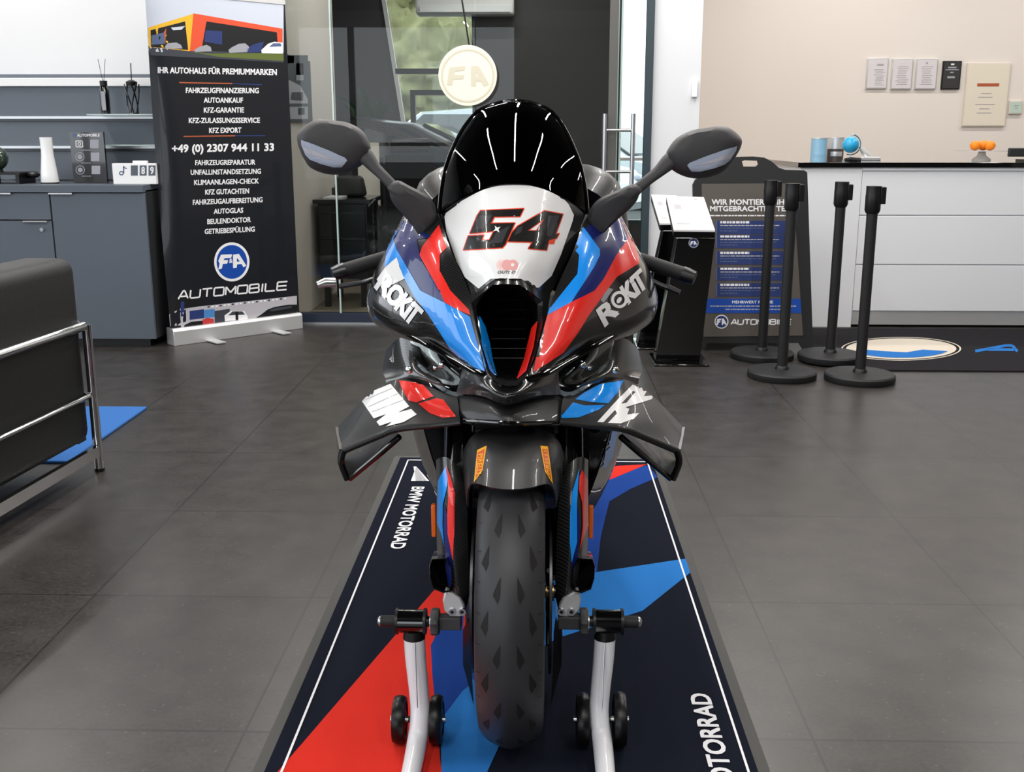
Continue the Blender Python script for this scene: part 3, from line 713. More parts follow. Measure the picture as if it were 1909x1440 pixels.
# round emblem
D(poly(ell(432, 488.5, 33, 36.5, 40)), 'ink_white', .0012); D(poly(ell(432, 488.5, 28.5, 31.5, 40)), 'ink_blue', .0015)
Z = lambda pts: zc(6, 270, 420, pts)
D(poly(Z([(820, 495), (835, 430), (820, 400), (850, 330), (975, 325), (965, 365), (890, 370), (880, 390), (930, 390), (920, 430), (870, 435), (860, 485)])), 'ink_white', .0019)
D(poly(Z([(985, 480), (985, 330), (1050, 320), (1135, 455), (1100, 470), (1080, 435), (1030, 440), (1025, 478)]), [Z([(1028, 365), (1060, 405), (1028, 408)])]), 'ink_white', .0019)
D(text('&', (427, 490.5), (433, 490), (0, -8), .06), 'ink_white', .002)
# word AUTOMOBILE in wide strokes
def wide(s, a, e, up, wd, m, fn, lift):
    wd_ = [(.2 if c_ == 'I' else 1.0) for c_ in s]; tot = sum(wd_)+.22*(len(s)-1); ex = ((e[0]-a[0])/tot, (e[1]-a[1])/tot)
    G = {'A': [[(0, 0), (.45, 1), (.6, 1), (1, 0)], [(.2, .3), (.85, .3)]], 'U': [[(0, 1), (0, .12), (.1, 0), (.9, 0), (1, .12), (1, 1)]], 'T': [[(0, 1), (1, 1)], [(.5, 1), (.5, 0)]],
         'O': [[(.06, 0), (0, .1), (0, .9), (.06, 1), (.94, 1), (1, .9), (1, .1), (.94, 0), (.06, 0)]], 'M': [[(0, 0), (0, 1), (.5, .25), (1, 1), (1, 0)]],
         'B': [[(0, 0), (0, 1), (.92, 1), (.95, .55), (0, .52)], [(.9, .52), (1, .4), (.97, 0), (0, 0)]], 'I': [[(.5, 0), (.5, 1)]], 'L': [[(0, 1), (0, .05), (.06, 0), (1, 0)]], 'E': [[(1, 1), (0, 1), (0, 0), (1, 0)], [(0, .5), (.95, .5)]]}
    for i, c_ in enumerate(s):
        adv = sum(wd_[:i])+.22*i-(.4 if c_ == 'I' else 0); o = (a[0]+ex[0]*adv, a[1]+ex[1]*adv)
        for st_ in G[c_]:
            fn(stroke([(o[0]+u*ex[0]+v*up[0], o[1]+u*ex[1]+v*up[1]) for u, v in st_], wd), m, lift)
wide('AUTOMOBILE', (332, 558), (534, 540), (1.5, -15), 2.9, 'ink_white', D, .0013)
# cars along the foot
D(poly(Z([(270, 1000), (400, 930), (700, 900), (1700, 790), (1700, 1050), (290, 1235)])), 'ink_pale', .0007)
D(poly(Z([(275, 760), (660, 810), (660, 900), (275, 960)])), 'ink_black', .0009)
D(poly(Z([(400, 860), (440, 850), (440, 1040), (400, 1050)])), 'ink_navy', .001); D(poly(Z([(500, 960), (660, 940), (660, 1040), (500, 1060)])), 'ink_navy', .001)
D(poly(Z([(660, 950), (780, 935), (780, 1030), (660, 1040)])), 'ink_cyan', .001); D(poly(Z([(780, 960), (950, 935), (950, 1110), (780, 1120)])), 'ink_road', .001)
D(poly(Z([(275, 1130), (400, 1120), (420, 1210), (285, 1230)])), 'ink_black', .0013); D(poly(Z([(440, 1120), (520, 1080), (640, 1070), (690, 1100), (680, 1170), (440, 1200)])), 'ink_black', .0013)
D(poly(Z([(640, 1060), (700, 1035), (770, 1050), (775, 1120), (700, 1145), (650, 1110)])), 'ink_red', .0015)
D(poly(Z([(890, 1010), (960, 960), (1110, 960), (1150, 1020), (1155, 1110), (900, 1140)])), 'ink_white', .0013); D(poly(Z([(900, 1075), (1150, 1050), (1155, 1110), (905, 1140)])), 'ink_black', .0016)
D(poly(Z([(930, 1010), (980, 965), (1090, 965), (1120, 1000)])), 'ink_road', .0016); D(poly(Z([(1010, 965), (1040, 965), (1045, 1060), (1015, 1060)])), 'ink_black', .002)
D(poly(Z([(1235, 1040), (1300, 1000), (1370, 945), (1450, 915), (1600, 890), (1700, 888), (1702, 1010), (1640, 1030), (1560, 1040), (1300, 1070), (1245, 1065)])), 'ink_black', .0013)
D(poly(Z([(1390, 955), (1460, 925), (1640, 902), (1640, 925), (1420, 965)])), 'ink_road', .0016)
for x in range(700, 1600, 45): D(poly(Z([(x, 925-(x-700)*.11), (x+26, 922-(x-700)*.11), (x+26, 905-(x-700)*.11), (x, 908-(x-700)*.11)])), 'ink_white' if (x//45) % 3 else 'ink_road', .001)
b.build('banner_print', t, angle=60)
# ================================================================== OFFICE THINGS BEHIND THE GLASS
def inkface(tris, fn, mb, m):
    for t3 in tris:
        q = [fn(x, y) for x, y in t3]; mb.add(q, [(0, 1, 2)], m)
# poster on the office side wall
xw = -1.543
def PX(px, py, X):
    d = ray(px, py); return CAM + d*((X-CAM.x)/d.x)
t = thing('poster', 'black and white car poster hanging on the cream office wall', 'poster', PX(550, 170, xw))
q = [PX(522, 98, xw), PX(575, 115, xw), PX(575, 229, xw), PX(522, 236, xw)]
y0, y1 = q[0].y, q[1].y; z0, z1 = q[2].z, q[0].z
b = MB(); b.box((xw, y0, z0), (xw+.012, y1, z1), 'ink_road')
fn = lambda x, y: PX(x, y, xw+.0135)
inkface(poly([(527, 150), (541, 150), (560, 160), (574, 185), (574, 222), (534, 222), (527, 200)]), fn, b, 'ink_pale')
fn = lambda x, y: PX(x, y, xw+.0145)
inkface(poly([(544, 172), (565, 172), (565, 188), (542, 186)]), fn, b, 'ink_black'); inkface(quad(533, 193, 574, 199), fn, b, 'ink_black'); inkface(quad(556, 201, 568, 214), fn, b, 'ink_black')
inkface(quad(524, 103, 574, 140), fn, b, 'ink_road'); inkface(quad(530, 104, 548, 118), fn, b, 'ink_pale'); inkface(quad(552, 118, 566, 150), fn, b, 'ink_grey')
b.build('print', t)
# air conditioner
a0, a1 = P(779, 0, 8.97), P(958, 26, 8.75)
t = thing('air_conditioner', 'white air conditioning unit high on the dark office wall', 'air conditioner', ((a0.x+a1.x)/2, 9.0, a1.z))
b = MB(); b.box((a0.x, 8.76, a1.z), (a1.x, 9.0, a1.z+.30), 'white'); b.build('housing', t, bevel=.02)
b = MB(); b.box((a0.x+.04, 8.745, a1.z+.02), (a1.x-.04, 8.765, a1.z+.075), 'silver'); b.build('louvre', t)
# hanging round sign (in the showroom side of the partition, on a slanted cable)
c = P(872, 141, 4.65); r_ = 54.5*wpp(c)
t = thing('hanging_sign', 'round cream hanging sign with pale raised letters on a thin cable', 'sign', c)
b = MB(); b.lathe([(.001, -.012), (r_, -.012), (r_, .012), (.001, .012)], c, 'sign_cream', 'Y', 48)
fn = lambda x, y: P(x, y, c.y-.0135)
inkface(ring(872, 141, 50, 50, 3.5, 3.5, 40), fn, b, 'sign_letter')
inkface(poly([(833, 158), (838, 126), (868, 123), (866, 131), (848, 133), (847, 140), (866, 140), (864, 147), (845, 148), (843, 158)]), fn, b, 'sign_letter')
inkface(poly([(878, 160), (878, 123), (892, 123), (912, 157), (902, 161), (896, 151), (888, 151), (887, 161)], [[(888, 133), (893, 143), (888, 143)]]), fn, b, 'sign_letter')
b.build('disc', t)
b = MB(); b.tube([P(875, 87, c.y), P(858, -20, c.y), P(848, -90, c.y)], .005, 'black', 8); b.build('cable', t)
# black desk with drawers
q0, q1 = PF(563, 540), PF(690, 542)
Yd = 5.5; dx0, dx1 = -1.50, P(684, 420, Yd).x; zt = P(620, 372, Yd).z
t = thing('desk_cabinet', 'black glossy drawer desk just behind the glass partition', 'desk', ((dx0+dx1)/2, Yd, 0))
b = MB(); b.box((dx0, Yd, .20), (dx1, Yd+.55, zt-.03), 'desk_black'); b.build('body', t, bevel=.004)
b = MB(); b.box((dx0-.03, Yd-.03, zt-.03), (dx1+.03, Yd+.58, zt), 'desk_black'); b.build('desk_top', t, bevel=.003)
for xx in (dx0+.02, dx1-.06):
    for yy in (Yd+.02, Yd+.49):
        b = MB(); b.box((xx, yy, 0), (xx+.04, yy+.04, .2), 'black'); b.build('leg', t)
for z1_, z0_ in ((zt-.04, P(600, 395, Yd).z), (P(600, 395, Yd).z-.012, P(600, 443, Yd).z), (P(600, 443, Yd).z-.012, .21)):
    b = MB(); b.box((dx0+.01, Yd-.018, z0_), (dx1-.01, Yd, z1_), 'desk_black'); dd = b.build('drawer', t, bevel=.002)
    b = MB(); b.box((dx0+.015, Yd-.022, z0_-.006), (dx1-.015, Yd-.006, z0_), 'steel_dark'); b.build('handle', dd)
t_ = MB(); t_.box((dx0+.03, Yd+.04, zt), (dx0+.16, Yd+.34, zt+.012), 'paper'); tag(t_.build('paper_stack'), 'white sheets of paper lying on the black desk', 'papers')
b = MB(); b.box((dx0+.02, Yd+.42, zt), (dx0+.13, Yd+.52, zt+.06), 'tin_dark'); tag(b.build('desk_tray', bevel=.004), 'small dark desk tray behind the papers', 'tray')
# chairs
def office_chair(label, c, rz, s=1.0, head=True):
    t = thing('office_chair', label, 'chair', c, rz)
    b = MB(); b.box((-.25*s, -.24*s, .44*s), (.25*s, .24*s, .52*s), 'leather'); b.build('seat', t, bevel=.03, world=False)
    g = [[Vector((x*s*(1-.15*abs(z-.85)), (.23+.10*(z-.55)-.05*(1-(x/.25)**2))*s, z*s)) for x in (-.21, -.10, 0, .10, .21)] for z in (.56, .7, .85, 1.0, 1.08)]
    b = MB(); b.patch(refine(g, 3, 3), 'black_matt', .06*s, Vector((0, -9, .8))); b.build('backrest', t, world=False)
    if head:
        b = MB(); b.box((-.17*s, .22*s, 1.1*s), (.17*s, .31*s, 1.22*s), 'black'); b.build('headrest', t, bevel=.03, world=False)
    b = MB(); b.tube([(0, 0, .12*s), (0, 0, .45*s)], .03*s, 'chrome'); b.build('column', t, world=False)
    for k in range(5):
        a = k*1.2566+.3; b = MB(); b.tube([(0, 0, .12*s), (.3*s*math.cos(a), .3*s*math.sin(a), .08*s)], [.03*s, .02*s], 'black'); b.ball((.3*s*math.cos(a), .3*s*math.sin(a), .03*s), .03*s, 'black', 10); b.build('leg', t, world=False)
    for k in (-1, 1):
        b = MB(); b.tube([(k*.27*s, .15*s, .48*s), (k*.29*s, .12*s, .68*s), (k*.29*s, -.15*s, .68*s)], .02*s, 'black', 8); b.build('armrest', t, world=False)
    return t
cc = P(774, 400, 6.35); office_chair('black office chair with tall head rest right of the desk', (cc.x, 6.35, 0), .25, .96)
bp_ = P(652, 372, Yd+.3); b = MB(); bm = bmesh.new(); bmesh.ops.create_cube(bm, size=1)
for v in bm.verts: v.co = Vector((bp_.x+v.co.x*.24*(1 if v.co.z < 0 else .8), Yd+.33+v.co.y*.14*(1 if v.co.z < 0 else .6), zt+.001+(v.co.z+.5)*.15))
bmesh.ops.bevel(bm, geom=bm.edges[:], offset=.03, segments=3, affect='EDGES', profile=.5)
b.add([v.co for v in bm.verts], [[v.index for v in f.verts] for f in bm.faces], 'leather'); bm.free(); o = b.build('bag', angle=60); tag(o, 'black rounded bag standing on the black desk', 'bag')
q0, q1 = P(668, 336, 6.87), P(706, 266, 6.87)
t = thing('board', 'cream upright board behind the office chairs', 'board', ((q0.x+q1.x)/2, 6.87, 0))
b = MB(); b.box((q0.x, 6.87, .45), (q1.x, 6.89, q1.z), 'cream_wall'); b.build('panel', t)
for xx in (q0.x+.02, q1.x-.04):
    b = MB(); b.box((xx, 6.87, 0), (xx+.02, 6.89, .45), 'alu'); b.build('leg', t)
# plant
c = P(672, 232, 8.2)
t = thing('potted_plant', 'dark green potted plant with upright leaf behind the black car', 'plant', (c.x, 8.83, 0))
b = MB(); b.lathe([(.001, 0), (.11, 0), (.145, .35), (.13, .35), (.001, .3)], (c.x, 8.83, 0), 'black_gloss'); b.build('pot', t)
b = MB(); b.tube([(c.x, 8.83, .3), (c.x+.02, 8.8, 1.25)], [.02, .012], 'tin_dark', 8); b.build('stem', t)
for px, py, wd in ((668, 155, .05), (640, 195, .045), (712, 182, .045), (725, 195, .04), (655, 222, .045), (690, 215, .04), (628, 178, .03)):
    e = P(px, py, 8.76); s0 = Vector((c.x+.02, 8.8, 1.15)); mid = (s0+e)/2+Vector((0, -.05, .08)); side = Vector((0, 0, 1)).cross(e-s0) if False else (e-s0).cross(Vector((0, 1, 0))).normalized()
    pts = spline([s0, mid, e], 6); g = []
    for i, p in enumerate(pts):
        k = math.sin(math.pi*(i/(len(pts)-1))**.8)*wd+.002; g.append([p-side*k, p+Vector((0, .012, 0)), p+side*k])
    b = MB(); b.patch(g, 'plant_green', .003); b.build('leaf', t)

# ================================================================== RECEPTION COUNTER
YC = 4.78; lx = P(1484, 450, YC).x; kx = P(1598, 450, YC).x; rx = 6.0
zt = P(1600, 303, YC).z
t = thing('reception_counter', 'white reception counter with black top and wide drawer fronts', 'counter', ((lx+rx)/2, 5.2, 0))
b = MB(); b.box((lx, YC+.02, .07), (rx, 5.72, zt-.03), 'counter_white'); b.box((lx+.03, YC+.05, 0), (rx, 5.7, .07), 'dark_grey'); b.build('body', t, bevel=.003)
b = MB(); b.box((lx, YC, 0), (kx, YC+.02, zt-.03), 'counter_white'); b.build('end_panel', t, bevel=.002)
b = MB(); b.box((kx, YC-.006, zt-.05), (rx, YC+.02, zt-.03), 'counter_white'); b.build('front_rail', t, bevel=.002)
zl = [P(1650, y, YC).z for y in (318, 402, 494, 581)]
for a_, c_ in zip(zl, zl[1:]):
    b = MB(); b.box((kx+.003, YC+.004, c_+.004), (rx, YC+.02, a_-.004), 'counter_white'); b.build('drawer_front', t, bevel=.002)
b = MB(); b.box((kx+.003, YC+.012, P(1650, 606, YC).z), (rx, YC+.02, zl[3]-.002), 'silver'); b.build('plinth', t)
b = MB(); b.box((lx-.02, YC-.02, zt-.03), (rx, 5.75, zt), 'black_gloss'); b.build('counter_top', t, bevel=.002)
# ---- things on the counter
def ontop(px, Y): return Vector((P(px, 300, Y).x, Y, zt))
def tin(label, px, Y, wpx, ypx, m1, m2):
    c = ontop(px, Y); r = wpx/2*wpp(c); h = P(px, ypx, Y).z-zt
    t = thing('tin_can', label, 'can', c, 0, 'cans on the reception counter')
    b = MB(); b.lathe([(.001, 0), (r, 0), (r, h*.5)], c, m2, n=24); b.lathe([(r, h*.5), (r, h*.96), (r*.9, h*.97), (.001, h*.97)], c, m1, n=24)
    b.lathe([(r*1.003, h*.18), (r*1.012, h*.20), (r*1.012, h*.36), (r*1.003, h*.38)], c, m1, n=24, a0=-2.4, a1=-.9); b.build('body', t)
    b = MB(); b.lathe([(r, h*.95), (r*1.03, h*.955), (r*1.03, h), (r*.92, h), (.001, h*.985)], c, 'silver', n=24); b.build('lid', t)
tin('light blue drinks can at the left end of the counter', 1525, 5.25, 29, 257, 'tin_blue', 'tin_blue')
tin('dark and silver can between the blue can and the globe', 1556, 5.36, 30, 256, 'silver', 'tin_dark')
c = P(1586, 270, 5.12); r_ = 15*wpp(c)
t = thing('globe', 'small bright blue globe on a silver stand on the counter', 'globe', (c.x, 5.12, zt))
b = MB(); b.ball(c, r_, 'globe_blue', 28); b.build('ball', t)
b = MB(); b.tube([(c.x+(r_+.012)*math.cos(a), c.y, c.z+(r_+.012)*math.sin(a)) for a in (R(x) for x in range(-110, 91, 20))], .004, 'chrome', 8)
b.tube([(c.x, c.y, c.z-r_-.012), (c.x, c.y, zt+.006)], .006, 'chrome', 8); b.build('arm', t)
b = MB(); b.lathe([(.001, 0), (.05, 0), (.045, .008), (.001, .012)], (c.x, c.y, zt), 'chrome'); b.build('base', t)
for k, (px, m_, s) in enumerate(((1583, 'black', 1), (1597, 'steel_dark', .8), (1607, 'black', .7))):
    pass
pts = [P(1602, 272, 5.35), P(1612, 285, 5.35), P(1622, 296, 5.35)]
t = thing('tape_dispenser', 'silver desk gadget leaning right of the blue globe', 'gadget', (pts[2].x, 5.35, zt))
b = MB(); b.tube(pts, [.012, .02, .022], 'silver', 10, sm=4); b.build('arm', t)
b = MB(); b.box((pts[2].x-.07, 5.31, zt), (pts[2].x+.06, 5.40, zt+.022), 'silver'); b.build('base', t, bevel=.004)
b = MB(); c = ontop(1590, 4.98); b.tube([(c.x-.05, 4.98, zt+.011), (c.x-.01, 4.99, zt+.014), (c.x+.05, 4.97, zt+.011)], [.011, .014, .011], 'black', 10); tag(b.build('stapler'), 'small black clip lying in front of the blue globe', 'clip')
# cake stand and oranges
c = ontop(1829, 5.3); zp = P(1829, 281, 5.3).z; rp = 46*wpp(c)
t = thing('cake_stand', 'clear glass cake stand near the right end of the counter', 'cake stand', c)
M['stand_glass'] = pm('stand_glass', '#CFCDCA', .08, coat=1, alpha=.55)
b = MB(); b.lathe([(.001, zp-zt-.008), (rp, zp-zt-.004), (rp, zp-zt), (.001, zp-zt)], c, 'stand_glass', n=40); b.build('plate', t)
b = MB(); b.lathe([(.001, 0), (.062, 0), (.058, .01), (.03, .03), (.02, .06), (.028, zp-zt-.012), (.001, zp-zt-.009)], c, 'stand_glass', n=28); b.build('foot', t)
for i, (px, py, r0, Y, lb) in enumerate(((1818, 271.5, 9.5, 5.27, 'leftmost orange on the glass cake stand'), (1833, 270.5, 9.8, 5.31, 'middle orange on the glass cake stand'), (1846, 271.5, 9.5, 5.25, 'rightmost orange on the glass cake stand'))):
    c = P(px, py, Y); rr = r0*wpp(c); c.z = zp+rr*.95+.001
    b = MB(); b.ball(c, rr, 'orange', 20, (1, 1, .95)); o = b.build('orange'); tag(o, lb, 'orange', 'oranges on the cake stand')
# monitor back
m0, m1 = P(1880, 276, 5.05), P(1990, 312, 5.05)
t = thing('monitor', 'dark back of a monitor at the right photo edge', 'monitor', ((m0.x+m1.x)/2, 5.05, zt))
b = MB(); b.box((m0.x, 5.03, zt+.03), (m1.x, 5.06, m0.z), 'dark_grey'); b.build('display_back', t, bevel=.006)
b = MB(); b.box((m0.x+.2, 5.06, zt+.012), (m0.x+.26, 5.09, zt+.2), 'black'); b.box((m0.x+.1, 5.0, zt), (m0.x+.36, 5.16, zt+.012), 'black'); b.build('stand', t)
# chair top behind counter
c = P(1757, 300, 6.2)
t = thing('swivel_chair', 'dark chair whose back rest just tops the counter behind', 'chair', (c.x, 6.3, 0))
b = MB(); b.box((c.x-.24, 6.1, .45), (c.x+.24, 6.55, .53), 'black'); b.build('seat', t, bevel=.02)
g = [[Vector((c.x+x*(1-.3*max(0, (z-.8))/.3), 6.1-.04*(1-(x/.2)**2)+.02, z if abs(x) < .19 else z-.03)) for x in (-.2, -.1, 0, .1, .2)] for z in (.6, .75, .9, P(1757, 300, 6.1).z-.012, P(1757, 300, 6.1).z)]
b = MB(); b.patch(refine(g, 2, 2), 'dark_grey', .04); b.build('backrest', t)
b = MB(); b.tube([(c.x, 6.32, .03), (c.x, 6.32, .46)], .03, 'black'); b.tube([(c.x, 6.12, .48), (c.x, 6.1, .7)], .02, 'black'); b.lathe([(.001, 0), (.26, 0), (.26, .02), (.05, .05), (.001, .05)], (c.x, 6.32, 0), 'black'); b.build('base', t)
# certificates on the wall
YW = 6.95
def framed(name, label, cat, px0, py0, px1, py1, skew, m, frame, group, art):
    q = [P(px0+skew, py0, YW), P(px1+skew, py0, YW), P(px1, py1, YW), P(px0, py1, YW)]
    x0, x1 = (q[0].x+q[3].x)/2, (q[1].x+q[2].x)/2; z1, z0 = q[0].z, q[3].z
    t = thing(name, label, cat, ((x0+x1)/2, YW, z0), 0, group)
    b = MB(); b.box((x0-.008, YW-.02, z0-.008), (x1+.008, YW-.001, z1+.008), frame); b.build('frame', t, bevel=.002)
    b = MB(); b.box((x0, YW-.023, z0), (x1, YW-.019, z1), m)
    for (u0, v0, u1, v1, mm) in art:
        b.add([(x0+(x1-x0)*u, YW-.0245, z1-(z1-z0)*v) for u, v in ((u0, v0), (u0, v1), (u1, v1), (u1, v0))], [(0, 1, 2, 3)], mm)
    b.build('sheet', t)
rnd = random.Random(3)
def lines(a, e, n, m, w0=.15, w1=.85): return [(w0+rnd.uniform(0, .15), a+(e-a)*i/n, w1-rnd.uniform(0, .15), a+(e-a)*i/n+.012, m) for i in range(n)]
framed('certificate', 'pale framed certificate leftmost on the cream wall', 'certificate', 1616, 111, 1651, 164, 1, 'cert_grey', 'silver', 'framed certificates above the counter', [(.45, .16, .8, .22, 'paper_line')]+lines(.35, .95, 11, 'paper_line', .3, .9))
framed('certificate', 'pale framed certificate second from the left on the wall', 'certificate', 1662, 112, 1697, 165, 1, 'cert_grey', 'silver', 'framed certificates above the counter', [(.45, .07, .55, .13, 'cert_cream')]+lines(.22, .92, 11, 'paper_line'))
framed('certificate', 'pale framed certificate just left of the black one', 'certificate', 1707, 112, 1743, 165, 1, 'cert_grey', 'silver', 'framed certificates above the counter', [(.42, .08, .52, .14, 'paper_line')]+lines(.22, .92, 11, 'paper_line'))
framed('certificate', 'black framed certificate right of the three pale ones', 'certificate', 1756, 116, 1787, 165, 1, 'cert_dark', 'black', 'framed certificates above the counter', [(.4, .06, .6, .12, 'ink_white'), (.25, .18, .75, .24, 'ink_grey'), (.1, .28, .9, .31, 'ink_grey'), (.4, .37, .6, .42, 'ink_grey'), (.25, .54, .7, .62, 'ink_grey')])
framed('certificate', 'large cream framed document beside the small black certificate', 'certificate', 1796, 120, 1873, 234, 5, 'cert_cream', 'cert_frame', 'framed certificates above the counter', [(.25, .31, .78, .36, 'ink_rust')]+[(.36, .47, .62, .48, 'paper_line'), (.3, .53, .65, .54, 'paper_line'), (.25, .65, .72, .66, 'paper_line'), (.35, .72, .6, .73, 'paper_line'), (.3, .79, .66, .80, 'paper_line')])
framed('small_sign', 'small pale green square sign right of the large document', 'sign', 1881, 190, 1902, 211, 1, 'sign_green', 'cert_frame', None, [(.3, .3, .7, .36, 'paper_line'), (.4, .5, .6, .6, 'paper_line')])
c = P(1293, 166, 4.85); b = MB(); b.box((c.x-.012, 4.828, c.z-.05), (c.x+.022, 4.85, c.z+.05), 'white'); tag(b.build('light_switch', bevel=.004), 'white switch plate on the right edge of the white pillar', 'switch')

# ================================================================== BLACK COUNTER MAT WITH LOGO
q0, q1 = PF(1520, 616), PF(1500, 692)
t = thing('counter_mat', 'long black floor mat with round logo before the reception counter', 'mat', (3, 4.1, 0))
b = MB(); y0, y1 = q1.y, 4.70; b.box((1.63, y0, 0), (5.2, y1, .008), 'mat_black')
fl = lambda x, y: PF(x, y, .0092)
fl2 = lambda x, y: PF(x, y, .0100)
fl3 = lambda x, y: PF(x, y, .0108)
inkface(ring(1680, 650.5, 112, 22, 3, 1, 48), fl, b, 'mat_cream'); inkface(ring(1680, 650.5, 103, 19.5, 11, 2.5, 48), fl, b, 'mat_cream')
inkface(poly(ell(1680, 650.5, 92, 17, 40)), fl2, b, 'mat_cream'); inkface(poly([(1612, 652)]+[(1680+90*math.cos(a), 650.5+16.6*math.sin(a)) for a in (R(d) for d in range(165, 14, -10))]+[(1720, 652), (1690, 657), (1650, 655)]), fl3, b, 'mat_logo_blue')
wide('AUTOMOBILE', (1818, 655), (2700, 662), (22, -11), 5, 'mat_logo_blue', lambda tr, m, l: inkface(tr, fl, b, m), 0)
b.build('mat_body', t)

# ================================================================== STANCHIONS
def stanchion(px, py, pt, label, up=0):
    c = PF(px, py, up); h = P(pt[0], pt[1], c.y).z-up
    t = thing('barrier_post', label, 'barrier post', (c.x, c.y, up), 0, 'black belt barrier posts before the counter')
    b = MB(); b.lathe([(.001, 0), (.168, 0), (.172, .006), (.172, .03), (.165, .038), (.04, .042), (.001, .042)], c, 'black_plastic', n=48); b.build('base', t)
    b = MB(); b.lathe([(.026, .04), (.026, h-.13)], c, 'black_plastic', n=24); b.build('post', t)
    b = MB(); b.lathe([(.03, h-.13), (.037, h-.115), (.037, h-.045), (.036, h-.04), (.036, h), (.001, h)], c, 'black', n=28); b.build('head', t)
    b = MB(); b.box((c.x+.025, c.y-.03, h-.085), (c.x+.052, c.y+.014, h-.004), 'black'); b.build('belt_cassette', t, bevel=.003)
    b = MB(); b.lathe([(.001, .042), (.036, .042), (.032, .055), (.027, .06)], c, 'black', n=24); b.build('collar', t)
stanchion(1420, 667, (1439, 336), 'black barrier post rearmost left, partly before the board')
stanchion(1457, 703, (1480, 342), 'black barrier post front left with the base nearest the board')
stanchion(1547, 671, (1572, 339), 'black barrier post rear right before the white end panel', .009)
stanchion(1602, 709, (1628, 347), 'black barrier post front right, the rightmost one')

# ================================================================== A-BOARD
Ya = 4.0
t = thing('sandwich_board', 'black sandwich board with blue tyre service poster behind the posts', 'sign', (1.27, Ya, 0))
def AB(px, py, dz=0):                     # board leans back: deeper at the top
    z = P(px, py, Ya).z; return P(px, py, Ya+.13*max(0, z)/1.0-dz)
out = [(1297, 657), (1312, 655), (1318, 640), (1490, 640), (1499, 655), (1516, 655), (1511, 500), (1505, 322), (1500, 318), (1465, 317), (1452, 313), (1440, 302), (1425, 294), (1405, 292), (1372, 293), (1352, 300), (1338, 313), (1322, 322), (1297, 335), (1292, 345)]
hole = [(1383, 301), (1386, 311), (1410, 311), (1415, 307), (1413, 300), (1388, 299)]
b = MB(); fr = [AB(*p) for p in out]; hl = [AB(*p) for p in hole]
tr = poly(out, [hole]); pts2 = out+hole
vs = fr+hl; N_ = len(vs); idx = {(round(x, 3), round(y, 3)): i for i, (x, y) in enumerate(pts2)}
off = Vector((0, .035, 0)); fs = []
for t3 in tr:
    q = [idx[(round(x, 3), round(y, 3))] for x, y in t3]
    n_ = (vs[q[1]]-vs[q[0]]).cross(vs[q[2]]-vs[q[0]])
    if n_.y > 0: q = q[::-1]
    fs.append(tuple(q)); fs.append(tuple(N_+i for i in q[::-1]))
for lo, hi in ((0, len(fr)), (len(fr), N_)):
    for i in range(lo, hi):
        j = i+1 if i+1 < hi else lo; fs.append((i, j, N_+j, N_+i))
b.add(vs+[p+off for p in vs], fs, 'black_plastic'); b.build('front_panel', t, angle=25)
b = MB(); q = [AB(1300, 657)+Vector((.02, .55, 0)), AB(1510, 657)+Vector((-.02, .55, 0)), AB(1495, 330)+Vector((0, .06, 0)), AB(1310, 330)+Vector((0, .06, 0))]
b.prism(q, 'black_plastic', (0, .03, 0)); b.build('rear_panel', t)
M['board_grad'] = pm('board_grad', '#5B5550', .35, coat=.6)
b = MB(); q = [(1312, 628), (1497, 626), (1478, 342), (1308, 343)]
b.prism([AB(*p, .004) for p in q], 'board_grad', (0, .004, 0)); bvp = MB().prism([AB(*p, .0045) for p in q], 'board_grad', (0, .004, 0)).bvh()
Z = lambda pts: zc(2.6187, 1180, 280, pts)
DB = lambda tr, m, l=.0008: b.decal(bvp, tr, m, l, 60)
DB(text('WIR MONTIEREN IHRE', Z([(385, 266)])[0], Z([(782, 266)])[0], (0, -9.5), .09), 'ink_white'); DB(text('MITGEBRACHTEN TEILE', Z([(377, 298)])[0], Z([(790, 298)])[0], (0, -9), .09), 'ink_white')
def fake(x0, x1, y, h, m='ink_pale'):
    x = x0
    while x < x1: wd = rnd.uniform(3, 9); DB(quad(x, y, min(x1, x+wd), y+h), m, .0014); x += wd+1.3
fake(1324, 1468, 401, 2.4, 'ink_white')
for y0_ in (345, 414, 494, 572, 650):
    yy = 280+y0_/2.6187; x0_ = 1180+405/2.6187
    DB(quad(x0_, yy, 1466, yy+25), 'ink_navy'); DB(quad(x0_, yy, x0_+2, yy+25), 'ink_steel', .0011)
    fake(x0_+8, x0_+62, yy+1, 4, 'ink_white')
    for k, wd in enumerate((118, 112, 40)): fake(x0_+8, x0_+wd, yy+8+k*5, 1.8, 'ink_steel' if k else 'ink_pale')
DB(quad(1312, 557, 1496, 584), 'ink_blue'); DB(text('MEHRWERT FÜR SIE', (1365, 566), (1441, 566), (0, -5), .07), 'ink_white', .0014)
fake(1324, 1484, 570, 2, 'ink_pale'); fake(1352, 1455, 576, 2, 'ink_pale')
DB(poly(ell(1345, 600, 13, 13, 28)), 'ink_white'); DB(poly(ell(1345, 600, 11, 11, 28)), 'ink_navy', .0012)
def fa(cx, cy, s, fn):
    fn(poly([(cx-10*s, cy+6*s), (cx-8*s, cy-5*s), (cx-.5*s, cy-6*s), (cx-1*s, cy-3*s), (cx-5*s, cy-2*s), (cx-2*s, cy-1*s), (cx-2.5*s, cy+1.5*s), (cx-5.5*s, cy+2*s), (cx-6*s, cy+6*s)]))
    fn(poly([(cx+.5*s, cy+6*s), (cx+.5*s, cy-6*s), (cx+4*s, cy-6*s), (cx+10*s, cy+5*s), (cx+7*s, cy+6*s), (cx+5.5*s, cy+3.5*s), (cx+3*s, cy+3.5*s), (cx+3*s, cy+6*s)]))
fa(1345, 600, 1, lambda t_: DB(t_, 'ink_white', .0016))
